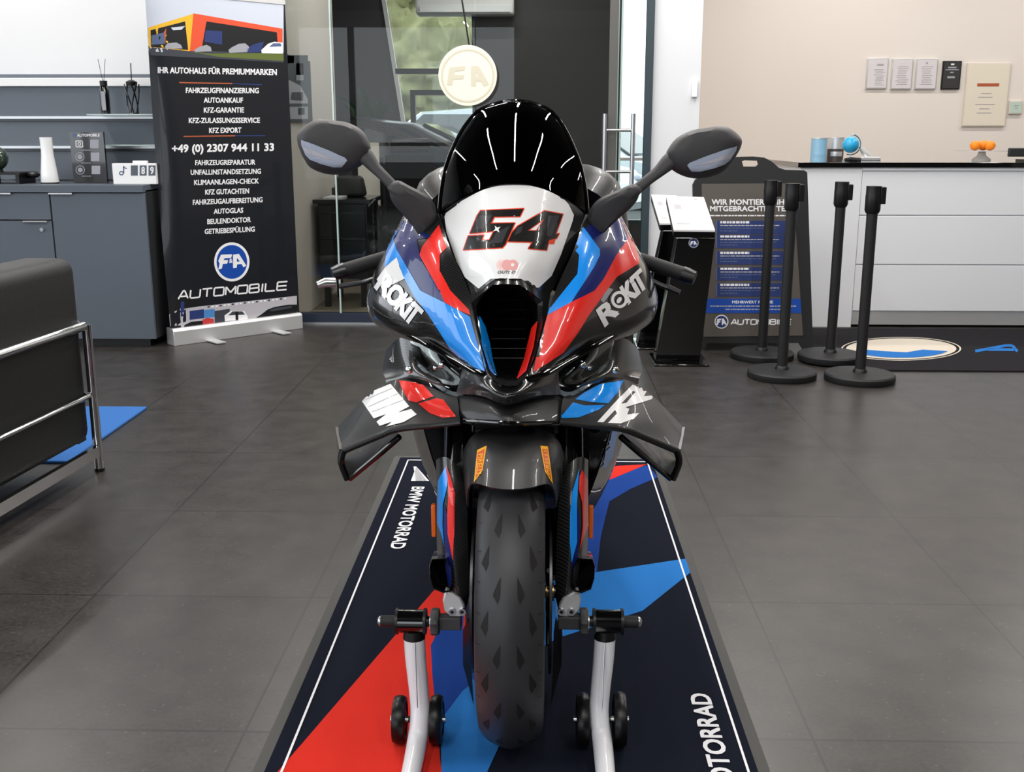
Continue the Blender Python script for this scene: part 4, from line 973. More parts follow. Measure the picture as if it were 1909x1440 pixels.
wide('AUTOMOBILE', (1363, 605), (1474, 605), (1, -9), 2.2, 'ink_white', DB, .001)
b.build('poster', t)

# ================================================================== BLACK INFO STANDS WITH SHEETS
def info_stand(label, base, top, sheet, side, logo, shlabel, group):
    """base: four floor pixels; column between base and the sheet edge"""
    Yk = PF(*base).y; c = PF(*base)
    t = thing('info_stand', label, 'stand', (c.x, Yk, 0), 0, 'black information stands by the pillar')
    wd = 84*wpp(Vector((c.x, Yk, .4)))
    x0, x1 = c.x-wd/2, c.x+wd/2
    b = MB(); b.box((x0-.015, Yk-.11, 0), (x1+.035, Yk+.2, .012), 'black_gloss'); b.build('base_plate', t, bevel=.003)
    zt_ = P(sheet[2][0], sheet[2][1]+6, Yk).z
    b = MB(); xb = P(sheet[3][0]+6, sheet[3][1], Yk).x; xb1 = P(sheet[2][0], sheet[2][1], Yk).x
    b.prism([(x0, Yk, .012), (x1, Yk, .012), (xb1, Yk-.02, zt_-.02), (xb, Yk-.02, zt_-.02)], 'black_gloss', (0, .12, 0)); b.build('column', t, bevel=.004, flat=True)
    b = MB(); top = [P(sheet[0][0], sheet[0][1], Yk+.22), P(sheet[1][0], sheet[1][1], Yk+.22), P(sheet[2][0], sheet[2][1], Yk-.04), P(sheet[3][0], sheet[3][1], Yk-.04)]
    low = [p-Vector((0, 0, .006)) for p in top]
    b.prism([p-Vector((0, 0, .006)) for p in top], 'black_gloss', (0, 0, -.03)); b.build('tray', t)
    b = MB(); b.prism([p+Vector((0, 0, .004)) for p in top], 'paper', (0, 0, -.009))
    e1, e2 = top[1]-top[0], top[3]-top[0]; nn = e1.cross(e2).normalized(); nn = nn if nn.z > 0 else -nn
    def sh(u, v): return top[0]+e1*u+e2*v+Vector((0, 0, .004))+nn*.0008
    for u0, v0, u1, v1, m_ in ((.15, .25, .33, .37, 'paper_line'), (.4, .28, .75, .30, 'cert_grey'), (.4, .36, .7, .38, 'cert_grey'), (.72, .05, .8, .1, 'paper_line'), (.12, .8, .5, .83, 'paper_line'), (.12, .5, .7, .51, 'cert_grey')):
        b.add([sh(u0, v0), sh(u1, v0), sh(u1, v1), sh(u0, v1)], [(0, 1, 2, 3)], m_)
    o = b.build('paper_sheet'); tag(o, shlabel, 'paper')
    if logo:
        b = MB(); lx_, ly_ = logo; fn = lambda x, y: P(x, y, Yk-.0225)
        inkface(poly(ell(lx_, ly_, 9.5, 9.5, 24)), fn, b, 'ink_grey'); fn = lambda x, y: P(x, y, Yk-.0235); inkface(poly(ell(lx_, ly_, 7.6, 7.6, 24)), fn, b, 'ink_navy')
        fn = lambda x, y: P(x, y, Yk-.0245); fa(lx_, ly_, .62, lambda t_: inkface(t_, fn, b, 'ink_white')); b.build('emblem', t)
info_stand('black information stand with round emblem before the white pillar', (1263, 676), None, [(1242, 367), (1312, 369), (1333, 431), (1256, 430)], 0, (1293, 453), 'white sheet on the emblem stand, the front one', 0)
info_stand('second black information stand half hidden by the emblem one', (1230, 646), None, [(1214, 364), (1262, 366), (1270, 418), (1230, 418)], 0, None, 'white sheet on the rear stand, partly covered', 0)

# ================================================================== ARMCHAIR, BLUE RUG (left)
t = thing('rug', 'plain blue rug under the black armchair at the left', 'rug', (-2.4, 2.0, 0))
b = MB(); b.box((-3.6, 1.78, 0), (-1.706, 2.60, .012), 'rug_blue'); b.build('pile', t, bevel=.004)
fx_, fy_ = -1.555, 1.70
def AC(px, py):                           # chair side plane just left of the leg
    d = ray(px, py); return CAM + d*((fx_-CAM.x)/d.x)
t = thing('armchair', 'black leather armchair in a chrome tube frame at the left edge', 'chair', (-1.95, 1.2, 0))
zr, zm, zb_ = P(178, 606, fy_).z, P(180, 735, fy_).z, P(182, 838, fy_).z
ye = .55; xe = fx_-.10
def side(y): return fx_+(xe-fx_)*(fy_-y)/(fy_-ye)
def frame_loop(z, r, name, m='chrome'):
    b = MB(); b.tube([(-2.25, fy_+.0, z), (side(fy_)-.03, fy_, z), (side(fy_), fy_-.03, z), (side(ye), ye, z), (-2.3, ye, z)], r, m, 12); b.build(name, t)
frame_loop(zr, .0165, 'top_rail'); frame_loop(zm, .009, 'middle_rail')
b = MB(); b.box((side(1.1)-.0, ye, zb_-.02), (side(1.1)+.02, fy_-.02, zb_+.02), 'chrome', Matrix.Rotation(-math.atan2(fx_-xe, fy_-ye), 3, 'Z')); b.build('bottom_rail', t)
for (x, y) in ((fx_, fy_), (-2.25, fy_), (xe, ye), (-2.3, ye)):
    b = MB(); b.tube([(x, y, .008), (x, y, zr)], .0165, 'chrome', 14); lg = b.build('leg', t)
    b = MB(); b.lathe([(.001, 0), (.018, 0), (.018, .012), (.001, .012)], (x, y, 0), 'black', n=14); b.build('foot_cap', lg)
def cush(name, x0, x1, y0, y1, z0, z1, bev=.05):
    bm = bmesh.new(); bmesh.ops.create_cube(bm, size=1)
    for v in bm.verts:
        yy = y0+(y1-y0)*(v.co.y+.5); xx = x0+(x1-x0)*(v.co.x+.5)+(side(yy)-fx_); v.co = Vector((xx, yy, z0+(z1-z0)*(v.co.z+.5)))
    bev = min(bev, .42*min(x1-x0, y1-y0, z1-z0)); bmesh.ops.bevel(bm, geom=bm.edges[:], offset=bev, segments=4, affect='EDGES', profile=.5)
    b = MB(); b.add([v.co for v in bm.verts], [[v.index for v in f.verts] for f in bm.faces], 'leather'); bm.free(); b.build(name, t, angle=60)
xi = fx_-.022
ztop = P(105, 503, 1.35).z; yk = PX(124, 560, xi-.05).y
cush('back_cushion', xi-.20, xi, ye+.06, yk, .11, ztop, .05)
cush('arm_cushion', xi-.72, xi-.03, yk+.003, fy_-.03, .11, zr+.045, .045)
cush('seat_cushion', xi-.72, xi-.205, ye+.17, yk-.003, .22, .43, .04)
cush('arm_cushion', xi-.72, xi-.205, ye+.02, ye+.165, .11, zr+.045, .045)
b = MB(); b.box((-2.28, ye+.03, .09), (-1.72, fy_-.02, .11), 'black'); b.build('seat_support', t)
# ================================================================== DISPLAY MAT UNDER THE MOTORCYCLE
t = thing('display_mat', 'long navy floor mat with red and blue shapes under the motorcycle', 'mat', (0, .6, 0))
b = MB(); mx0, mx1, my0, my1 = -.498, .500, -.60, 1.90
b.box((mx0, my0, 0), (mx1, my1, .004), 'mat_edge'); b.box((mx0+.024, my0+.024, .0005), (mx1-.024, my1-.024, .006), 'mat_navy')
ix0, ix1, iy0, iy1 = mx0+.024, mx1-.024, my0+.024, my1-.024
def clipxy(p): return Vector((min(ix1, max(ix0, p.x)), min(iy1, max(iy0, p.y)), p.z))
def MI(pts, m, k=0, extra=None):
    z = .0066+.0004*k
    q = [clipxy(PF(x, y, z)) for x, y in pts]
    for tr in tessellate_polygon([q]):
        tr = [q[i] for i in tr]
        if (tr[1]-tr[0]).cross(tr[2]-tr[0]).z < 0: tr = tr[::-1]
        b.add(tr, [(0, 1, 2)], m)
MI([(808, 1102), (850, 1085), (900, 1112), (885, 1150), (832, 1160), (806, 1203), (806, 1250), (823, 1440), (835, 1560), (400, 1560), (517, 1440), (569, 1380), (784, 1130)], 'mat_red')
MI([(803, 1204), (826, 1157), (960, 1125), (960, 1290), (862, 1289), (822, 1345), (812, 1320), (806, 1260)], 'mat_mid', 1)
MI([(862, 1289), (960, 1210), (945, 1360), (909, 1438), (880, 1560), (835, 1560), (823, 1440), (821, 1344)], 'mat_blue', 2)
MI([(1288, 1042), (1297, 1068), (1198, 1139), (1040, 1190), (960, 1235), (950, 1130), (1000, 1090), (1112, 1067)], 'mat_blue')
MI([(1208, 868), (1240, 890), (1175, 912), (1136, 935), (1120, 1000), (1113, 1066), (1060, 1075), (1070, 960), (1100, 890), (1141, 880)], 'mat_mid')
MI([(1206, 866), (1150, 869), (1100, 880), (1090, 908), (1141, 893)], 'mat_red', 1)
def seg(x0, y0, x1, y1, m, z): b.add([(x0, y0, z), (x1, y0, z), (x1, y1, z), (x0, y1, z)], [(0, 1, 2, 3)], m)
z = .0078
seg(-.4425, my0+.06, -.4375, 1.84, 'mat_white', z); seg(.4545, my0+.06, .4595, 1.84, 'mat_white', z); seg(-.4425, 1.835, .4595, 1.842, 'mat_white', z)
MI([(771, 870), (775, 897), (800, 897), (776, 870)], 'mat_white', 2)
MI([(766, 897), (776, 870), (796, 897)], 'mat_white', 2)
def floor_text(s, o, ex, ey, m, bold):
    for t3 in [tuple((u+du*abs(ey[0])/abs(ex[1]), v+dv, k*.00015) for u, v in t0) for t0 in text_unit(s, 0, 3) for k, (du, dv) in enumerate(((-.035, -.035), (.035, -.035), (-.035, .035), (.035, .035)))]:
        q = [Vector((o[0]+u*ex[0]+v*ey[0], o[1]+u*ex[1]+v*ey[1], z+k)) for u, v, k in t3]
        if (q[1]-q[0]).cross(q[2]-q[0]).z < 0: q = q[::-1]
        b.add(q, [(0, 1, 2)], m)
ta, tb = PF(769, 908, z), PF(718, 1023, z); L_ = ta.y-tb.y; cap_ = .038
tu = PF(791, 908, z).x-ta.x
floor_text('BMW MOTORRAD', (ta.x, ta.y), (0, -L_), (tu, 0), 'mat_white', .035)
te = PF(1287, 1294, z); tx = PF(1321, 1294, z).x
floor_text('BMW MOTORRAD', (tx, te.y-L_), (0, L_), (-tu, 0), 'mat_white', .035)
b.build('pile', t)

# ================================================================== PADDOCK STAND
t = thing('paddock_stand', 'white tubular front paddock stand holding up the motorcycle forks', 'paddock stand', (0, -.1, .006))
M['stand_white'] = pm('stand_white', '#DDDDE2', .35, coat=.5)
M['knob_grey'] = pm('knob_grey', '#3A3B3D', .55)
zf = .0065
M['castor_black'] = pm('castor_black', '#0A0A0B', .35, spec=.4)
def stand_side(s):
    mx = lambda px: px if s > 0 else 2*950-px
    Yp = -.05
    cen = lambda px, py, Y: P(mx(px), py, Y)
    c0 = cen(1120, 1159, Yp); zp = c0.z; xs = lambda px: cen(px, 1159, Yp).x
    # upright tube
    pts = [cen(1128, 1184, -.05), cen(1125, 1230, -.055), cen(1119, 1290, -.065), cen(1117, 1335, -.08), cen(1124, 1392, -.12)]
    w1 = wpp(pts[0]); pts += [Vector((pts[-1].x, -.26, .030)), Vector((pts[-1].x*.99, -.46, .028))]
    b = MB(); b.tube(pts, [20*w1, 19.5*w1, 18.5*w1, 18.5*w1, 18.5*w1, .018, .018], 'stand_white', 18, sm=5); p_ = b.build('upright_tube', t)
    b = MB(); q0, q1 = cen(1127, 1200, -.075), cen(1122, 1320, -.105); b.tube([q0, q1], .0016, 'alu', 6); b.build('weld_seam', p_)
    # cross pin assembly
    X = lambda a: xs(a)
    def cyl(a, e, r, m, name, extra=()):
        b = MB(); x0, x1 = sorted((X(a), X(e))); b.lathe([(.001, x0), (r, x0)]+list(extra)+[(r, x1), (.001, x1)], (0, Yp, zp), m, 'X', 24); return b.build(name, t)
    wp = wpp(c0)
    cyl(1107, 1160, 22*wp, 'black_gloss', 'adjuster_sleeve')
    for a in (1105, 1157): cyl(a, a+5, 24.5*wp, 'black', 'sleeve_flange')
    cyl(1160, 1190, 11*wp, 'rubber', 'pin'); 
    b = MB(); x0 = X(1190); b.ball((x0, Yp, zp), 10*wp, 'alu', 14, (.7, 1, 1)); b.build('pin_cap', t)
    b = MB(); xk0, xk1 = sorted((X(1081), X(1096))); loops = []
    for xx, k in ((xk0, .92), (xk0+.003, 1), (xk1-.003, 1), (xk1, .92)):
        loops.append([Vector((xx, Yp+math.cos(a)*r*k, zp+math.sin(a)*r*k)) for a, r in ((2*math.pi*i/24, (27 if (i//2) % 2 else 23)*wp) for i in range(24))])
    b.loft(loops, 'knob_grey'); b.build('knob', t)
    cyl(1095, 1098, 17*wp, 'alu', 'washer'); cyl(1098, 1107, 10*wp, 'black', 'threaded_shaft')
    b = MB(); x0, x1 = sorted((X(1040), X(1081))); b.box((x0, Yp-.013, zp-.013), (x1, Yp+.013, zp+.013), 'knob_grey'); b.build('lift_bracket', t, bevel=.002)
    b = MB(); c = cen(1128, 1184, -.05); b.tube([c+Vector((0, 0, .012)), c-Vector((0, 0, .006))], [19*wp, 21*wp], 'black', 18); b.build('sleeve_collar', t)
    # castors
    ca = cen(1119, 1342, -.06)
    for px in (1086, 1155):
        w_ = cen(px, 1342, -.06); r = w_.z-zf; x = w_.x
        b = MB(); b.lathe([(.010, x-.011), (r*.35, x-.0125), (r*.55, x-.009), (r*.72, x-.009), (r*.80, x-.0125), (r*.93, x-.0115), (r, x-.005), (r, x+.005), (r*.93, x+.0115), (r*.80, x+.0125), (r*.72, x+.009), (r*.55, x+.009), (r*.35, x+.0125), (.010, x+.011)], (0, -.06, w_.z), 'castor_black', 'X', 48); wl = b.build('castor', t)
        b = MB(); b.lathe([(.001, x-.018), (.007, x-.018), (.007, x+.018), (.001, x+.018)], (0, -.06, w_.z), 'alu', 'X', 12); b.build('axle_bolt', wl)
    b = MB(); xa, xb = sorted((cen(1086, 1342, -.06).x, cen(1155, 1342, -.06).x)); b.tube([(xa, -.06, ca.z), (xb, -.06, ca.z)], .0065, 'black', 10); b.build('castor_axle', t)
    return pts[-1]
e1 = stand_side(1); e2 = stand_side(-1)
b = MB(); b.tube([e1, e1+Vector((-.03, -.05, 0)), e2+Vector((.03, -.05, 0)), e2], .018, 'stand_white', 16, sm=4); b.build('cross_tube', t)
# ================================================================== MOTORCYCLE
bike = thing('motorcycle', 'racing sports motorcycle in white, red, blue and carbon with number 54', 'motorcycle', (0, 0, .0075))
ZL = .0078                                   # rests on the mat
def mir(s, pts, c=955): return [((x if s > 0 else 2*c-x),)+tuple(r) for x, *r in pts]
def GP(rows, s=1, c=955, nu=4, nv=4):
    g = [[P(x, y, Y) for x, y, Y in mir(s, r, c)] for r in rows]
    return refine(g, nu, nv)
def rot_tyre(cy, cz, Rr, wd, name, mat='tyre', groove=True, prof=None):
    hw = wd/2
    pr = [(Rr-.105, -hw*.62), (Rr-.098, -hw*.80), (Rr-.075, -hw*.95), (Rr-.052, -hw), (Rr-.034, -hw*.95), (Rr-.020, -hw*.78), (Rr-.009, -hw*.52), (Rr-.0025, -hw*.26), (Rr, 0)]
    pr = pr+[(r, -h) for r, h in pr[-2::-1]]
    b = MB(); b.lathe(pr, (0, cy, cz), mat, 'X', 96)
    if groove:
        def tp(a, x):   # tread point: angle from the front, sideways x
            k = abs(x)/hw; rr = Rr-.0025*(k/.26)**2 if k < .26 else (Rr-.0025-(.0065)*(k-.26)/.26 if k < .52 else Rr-.009-.011*(k-.52)/.26)
            rr += .0006; return Vector((x, cy-rr*math.cos(a), cz+rr*math.sin(a)))
        for i in range(32):
            a0 = i*2*math.pi/32+.03; wide_ = i % 2
            for s in (-1, 1):
                xc = (.040 if wide_ else .0185)
                sh = [(-.046, .0), (-.02, .0045), (.008, .0085), (.018, .0092), (.034, .0055), (.046, .0035), (.022, .0005), (-.012, .0002)]
                vs = [tp(a0-u*1.75, s*(xc-.004+v*1.45)) for u, v in sh]; c_ = sum(vs, Vector())/len(vs)
                n = (c_-Vector((c_.x, cy, cz))); fs = []
                for q in tessellate_polygon([vs]):
                    q = tuple(q); fs.append(q if (vs[q[1]]-vs[q[0]]).cross(vs[q[2]]-vs[q[0]]).dot(n) > 0 else q[::-1])
                b.add(vs, fs, 'groove')
            for s in (-1, 1):
                vs = [tp(a0+.05+u, s*(.0555+v)) for u, v in ((0, -.004), (.006, -.004), (.012, .003), (.006, .003))]
                b.add(vs, [(0, 1, 2, 3) if s < 0 else (3, 2, 1, 0)], 'groove')
    return b.build(name, bike, angle=60)
ZA = .3+ZL
rot_tyre(0, ZA, .30, .126, 'front_tyre')
b = MB(); b.lathe([(.196, -.045), (.206, -.043), (.200, -.030), (.186, -.012), (.186, .012), (.200, .030), (.206, .043), (.196, .045), (.178, .02), (.178, -.02)], (0, 0, ZA), 'rim_blue', 'X', 64)
for k in range(5):
    a = k*1.2566+.4
    for da in (-.09, .09): b.tube([(0, math.cos(a+da*2.4)*.03, ZA+math.sin(a+da*2.4)*.03), (0, math.cos(a+da)*.185, ZA+math.sin(a+da)*.185)], [.014, .010], 'rim_blue', 10)
b.lathe([(.001, -.05), (.034, -.05), (.034, .05), (.001, .05)], (0, 0, ZA), 'rim_blue', 'X', 24); b.build('front_rim', bike)
for s in (-1, 1):
    b = MB(); x = s*.072; x0, x1 = sorted((x, x+s*.005)); b.lathe([(.105, x0), (.160, x0), (.160, x1), (.105, x1), (.105, x0)], (0, 0, ZA), 'steel_dark', 'X', 64)
    for k in range(8):
        a = k*.785; b.tube([(x, math.cos(a)*.04, ZA+math.sin(a)*.04), (x, math.cos(a)*.11, ZA+math.sin(a)*.11)], .006, 'black', 6)
    b.build('brake_disc', bike)
    b = MB(); c = Vector((s*.077, .135, ZA+.055)); x0, x1 = sorted((s*.062, s*.098)); b.box((x0, .09, ZA-.01), (x1, .165, ZA+.12), 'rim_blue', Matrix.Rotation(R(20), 3, 'X')); b.build('brake_caliper', bike, bevel=.008)
# axle, fork feet
b = MB(); b.lathe([(.001, -.128), (.013, -.128), (.013, .128), (.001, .128)], (0, 0, ZA), 'steel_dark', 'X', 18)
for s in (-1, 1):
    x0, x1 = sorted((s*.066, s*.082)); b.lathe([(.001, x0), (.019, x0), (.019, x1), (.001, x1)], (0, 0, ZA), 'brass', 'X', 20)
b.build('axle', bike)
for s in (-1, 1):
    b = MB(); f0 = mir(s, [(1043, 1128), (1050, 1115), (1078, 1100), (1083, 1120), (1080, 1140), (1070, 1150), (1045, 1150), (1041, 1142)], 954)
    q = [P(x, y, -.055) for x, y in f0]; b.prism(q, 'silver', (0, .10, 0)); ft = b.build('fork_foot', bike, bevel=.003)
    for px in (1046.5, 1065):
        c = P(*mir(s, [(px, 1141)], 954)[0], -.056); b = MB(); b.lathe([(.003, .0), (.004, -.003), (.0075, -.003), (.008, .001), (.001, .001)], c, 'alu', 'Y', 18); b.lathe([(.0001, -.001), (.0045, -.001), (.0045, 0), (.0001, 0)], c, 'black', 'Y', 6); b.build('clamp_bolt', ft)
    b = MB(); e0 = Vector((s*.115, .02, ZA)); e1_ = Vector((s*.108, .30, .98)); b.tube([e0, e0.lerp(e1_, .45)], .03, 'black_gloss', 18); b.tube([e0.lerp(e1_, .4), e1_], .026, 'steel_dark', 18); b.build('fork_leg', bike)
# fender over the tyre
def fender():
    cs = [(-.104, -.085), (-.102, -.05), (-.095, -.022), (-.082, -.004), (-.066, .006), (-.04, .013), (0, .016), (.04, .013), (.066, .006), (.082, -.004), (.095, -.022), (.102, -.05), (.104, -.085)]
    g = []
    for i in range(19):
        a = R(56+i*5.2); row = []
        edge = max(0, 1-i/2.5)
        for x, dr in cs:
            k = abs(x)/.104
            aa = a+(R(9)*k**2.2)*(1 if i < 6 else (1-(i-6)/12))
            drr = dr if i > 0 else dr
            rr = .316+drr+.004*edge
            xx = x*(.80+.20*min(1, i/7)) if k > .5 else x*(.86+.14*min(1, i/7))
            row.append(Vector((xx, -rr*math.cos(aa), ZA+rr*math.sin(aa))))
        g.append(row)
    b = MB(); b.patch(refine(g, 2, 1), 'carbon_wing', .0035); bv = b.tri0
    for s, q in ((-1, [(890, 840), (907.5, 831.7), (900, 878), (884, 900)]), (1, [(1007, 832), (1021, 833), (1030, 903), (1015.5, 880)])):
        b.decal(bv, poly(q), 'sticker_yellow', .0008)
        c_ = (sum(x for x, y in q)/4, sum(y for x, y in q)/4); qi = [(c_[0]+(x-c_[0])*.72, c_[1]+(y-c_[1])*.80) for x, y in q]
        b.decal(bv, poly(qi), 'sticker_red', .0012)
        if s < 0: b.decal(bv, text('PIRELLI', (qi[0][0]+1.5, qi[0][1]+4), (qi[3][0]+2, qi[3][1]-7), (qi[1][0]-qi[0][0]-4, -1), .06), 'sticker_yellow', .0015, 4)
        else: b.decal(bv, text('PIRELLI', (qi[2][0]-2, qi[2][1]-8), (qi[1][0]-1, qi[1][1]+4), (qi[0][0]-qi[1][0]+4, -1), .06), 'sticker_yellow', .0015, 4)
    b.build('front_fender', bike, angle=50)
fender()
# fork covers with brake ducts
COV = [[(1054, 872, -.005), (1064, 862, -.014), (1077, 853, -.012), (1088, 853, .0), (1097, 858, .03)],
       [(1042, 925, -.03), (1056, 925, -.04), (1071, 925, -.042), (1086, 925, -.025), (1096, 925, .02)],
       [(1038, 1000, -.036), (1052, 1000, -.047), (1068, 1000, -.052), (1085, 1000, -.035), (1096, 1000, .015)],
       [(1036, 1060, -.038), (1049, 1060, -.050), (1064, 1060, -.055), (1080, 1060, -.04), (1092, 1060, .01)],
       [(1036, 1110, -.036), (1045, 1111, -.047), (1056, 1112, -.052), (1066, 1112, -.04), (1076, 1112, .0)],
       [(1040, 1134, .0), (1043, 1138, -.03), (1047, 1140, -.04), (1051, 1138, -.03), (1055, 1134, .0)]]
for s in (1, -1):
    b = MB(); b.patch(GP(COV, s), 'carbon_light', .003); bv = b.tri0
    Zr = lambda pts: zc(4, 1000, 820, pts); Zl = lambda pts: zc(4, 780, 820, pts)
    if s > 0:
        b.decal(bv, poly(Zr([(315, 215), (268, 390), (252, 560), (250, 760), (262, 915), (300, 760), (298, 480), (306, 350)])), 'blue', .0016, 6)
        b.decal(bv, poly(Zr([(300, 480), (318, 560), (322, 700), (300, 900), (262, 1000), (262, 915), (300, 760)])), 'navy', .0013, 6)
        b.decal(bv, poly(Zr([(335, 225), (378, 300), (382, 640), (350, 720), (318, 820), (340, 640), (335, 470), (312, 370), (318, 270)])), 'red', .0019, 6)
    else:
        b.decal(bv, poly(Zl([(207, 200), (150, 310), (143, 620), (175, 700), (196, 790), (185, 640), (188, 480), (218, 350), (222, 290)])), 'blue', .0016, 6)
        b.decal(bv, poly(Zl([(200, 480), (218, 560), (222, 700), (255, 910), (258, 1060), (225, 1110), (206, 850), (190, 640)])), 'navy', .0013, 6)
        b.decal(bv, poly(Zl([(210, 190), (240, 280), (270, 400), (268, 640), (258, 900), (222, 700), (220, 560), (228, 400), (222, 290)])), 'red', .0019, 6)
    b.build('fork_cover', bike, angle=50)
    # duct
    def loop(pts, Y): return [P(x, y, Y) for x, y in mir(s, pts)]
    o_ = [(1078, 1043), (1104, 1045), (1108, 1058), (1107, 1078), (1101, 1097), (1084, 1104), (1073, 1102), (1068, 1085), (1069, 1060)]
    def sc_(pts, k, dy=0): 
        cx_, cy_ = 1088, 1073; return [(cx_+(x-cx_)*k, cy_+(y-cy_)*k+dy) for x, y in pts]
    b = MB(); b.loft([loop(sc_(o_, .8, -22), .10), loop(sc_(o_, 1.02, -8), .02), loop(sc_(o_, 1.10), -.055), loop(sc_(o_, 1.06), -.062), loop(sc_(o_, .97), -.058), loop(sc_(o_, .8, -4), .05)], 'carbon')
    b.add(loop(sc_(o_, .97), -.04), [tuple(range(9)), tuple(range(9))[::-1]], 'black_matt'); b.build('brake_duct', bike, angle=50)
    b = MB(); c0, c1 = sorted((P(*mir(s, [(1098, 947)])[0], .045).x, P(*mir(s, [(1106.5, 947)])[0], .045).x)); b.box((c0, .045, P(1100, 1005, .045).z), (c1, .058, P(1100, 945, .045).z), 'orange_lens'); b.build('side_reflector', bike, bevel=.002)
    # lower mudguard side blade beside the tyre
    b = MB(); bl = [(1036, 1150), (1047, 1175), (1047, 1240), (1040, 1265), (1027, 1316), (1030, 1260), (1032, 1180)]
    q = [P(x, y, .06) for x, y in mir(s, bl)]; b.prism(q, 'carbon', (s*.004, .09, .01)); b.build('axle_guard', bike, flat=True)

# inner cheeks between fender and fork covers
for s in (1, -1):
    b = MB(); b.patch(GP([[(1030, 848, .02), (1046, 858, .02), (1060, 866, .03)], [(1034, 890, -.02), (1046, 900, -.01), (1058, 905, .0)], [(1040, 925, -.015), (1046, 940, -.01), (1052, 950, -.005)]], s), 'carbon_wing', .003); b.build('fender_bracket', bike, angle=50)
# ---------------- nose: central panel with the number
NOSE = [[(822, 398, .28), (866, 372, .20), (908, 352, .155), (960, 344, .14), (1010, 352, .155), (1052, 372, .20), (1094, 398, .28)],
        [(825, 440, .24), (866, 430, .16), (908, 422, .105), (958, 419, .085), (1006, 422, .105), (1046, 430, .16), (1082, 436, .22)],
        [(846, 500, .17), (876, 490, .10), (914, 480, .055), (952, 477, .045), (992, 480, .055), (1026, 490, .10), (1050, 498, .16)],
        [(868, 550, .11), (893, 543, .065), (921, 522, .03), (947, 520, .022), (972, 522, .03), (1004, 541, .065), (1026, 549, .11)]]
b = MB(); b.patch(GP(NOSE, 1, 955, 5, 6), 'carbon', .004); bv = b.tri0
Z = lambda pts: zc(6.3633, 800, 340, pts)
WH = Z([(250, 230), (185, 410), (210, 600), (330, 940), (430, 1130), (590, 1262), (640, 1258), (780, 1145), (1090, 1145), (1230, 1245), (1300, 1250), (1450, 1110), (1560, 860), (1700, 460), (1715, 390), (1650, 260), (1560, 160), (1440, 90), (1240, 40), (1030, 22), (800, 36), (600, 68), (380, 140)])
b.decal(bv, poly(WH), 'paint_white', .0006)
F5 = [(615, 340), (1120, 318), (1075, 408), (775, 412), (735, 492), (1015, 488), (905, 740), (870, 778), (415, 803), (470, 640), (650, 632), (625, 690), (718, 690), (775, 578), (700, 590), (490, 608), (575, 400)]
F4 = [(1365, 342), (1580, 382), (1495, 618), (1535, 612), (1505, 665), (1415, 690), (1388, 805), (1178, 788), (1225, 712), (935, 705), (985, 600), (1050, 525)]
H4 = [(1360, 438), (1270, 578), (1165, 578)]
for f_, h_ in ((F5, None), (F4, H4)):
    b.decal(bv, stroke(Z(f_), 3.6, True), 'digit_red', .0010)
    if h_: b.decal(bv, stroke(Z(h_), 2.6, True), 'digit_red', .0010)
b.decal(bv, poly(Z([(1360, 690), (1500, 660), (1480, 735), (1400, 735)])), 'digit_red', .0012)
b.decal(bv, poly(Z(F5)), 'digit_black', .0014); b.decal(bv, poly(Z(F4), [Z(H4)]), 'digit_black', .0014)
b.decal(bv, poly(Z([(600, 400), (760, 395), (640, 560), (560, 560)])), 'digit_grey', .0018); b.decal(bv, poly(Z([(800, 600), (960, 520), (870, 720), (690, 745), (760, 680)])), 'digit_grey', .0018)
b.decal(bv, poly(Z([(1400, 400), (1540, 400), (1440, 640), (1380, 640)])), 'digit_grey', .0018); b.decal(bv, poly(Z([(1040, 545), (1110, 520), (1090, 600), (1010, 640)])), 'digit_grey', .0018)
b.decal(bv, poly(Z([(785, 520), (812, 545), (850, 535), (828, 565), (838, 605), (806, 580), (765, 590), (792, 558)])), 'paint_white', .0022)
for x, m_ in ((860, 'pink_pale'), (890, 'pink_pale'), (925, 'pink'), (993, 'pink')): b.decal(bv, poly(Z(ell(x, 985, 62, 64, 24))), m_, .0010+.0002*(x//60-13))
b.decal(bv, poly(Z(ell(990, 985, 20, 20, 12))), 'paint_white', .0022)
b.decal(bv, text('OUTDO', Z([(818, 1088)])[0], Z([(1020, 1088)])[0], (.8, -5), .05, .2), 'digit_black', .0024, 4)
b.build('number_panel', bike, angle=50)
# ---------------- air intake mouth
seamL = [(870, 545, .11), (884, 590, .06), (893, 640, .03), (906, 698, .0)]
lo0 = [(868, 550, .11), (893, 543, .065), (921, 522, .03), (947, 520, .022), (972, 522, .03), (1004, 541, .065), (1026, 549, .11), (1019, 590, .07), (1005, 645, .04), (986, 700, .005), (965, 722, -.03), (945, 724, -.035), (922, 718, -.02), (906, 698, .0), (895, 645, .035), (882, 590, .065)]
lo1 = [(888, 570, .07), (900, 551, .045), (917, 535, .03), (944, 533, .022), (968, 535, .03), (988, 551, .045), (1002, 568, .07), (1003, 600, .06), (996, 645, .035), (982, 692, .0), (963, 712, -.025), (945, 713, -.03), (927, 707, -.015), (913, 690, .0), (899, 645, .03), (889, 600, .055)]
lo2 = [(895+(x-895)*.94+3, y*.96+22, Y+.06) for x, y, Y in lo1]
lo3 = [(948+(x-948)*.72, 620+(y-620)*.78, Y+.26) for x, y, Y in lo1]
b = MB(); L3 = [[P(*p) for p in l] for l in (lo0, lo1, lo2, lo3)]
mid01 = [a.lerp(c, .6)+Vector((0, -.012, 0)) for a, c in zip(L3[0], L3[1])]
b.loft([L3[0], mid01, L3[1]], 'carbon', True, False, False); b.loft([L3[1], L3[2], L3[3]], 'black_matt', True, False, True)
b.build('air_intake', bike, angle=60)
b = MB()
for k in range(7):
    y = 560+k*18; b.tube([P(915, y, .19), P(980, y, .19)], .0012, 'black', 5)
b.build('intake_grille', bike)
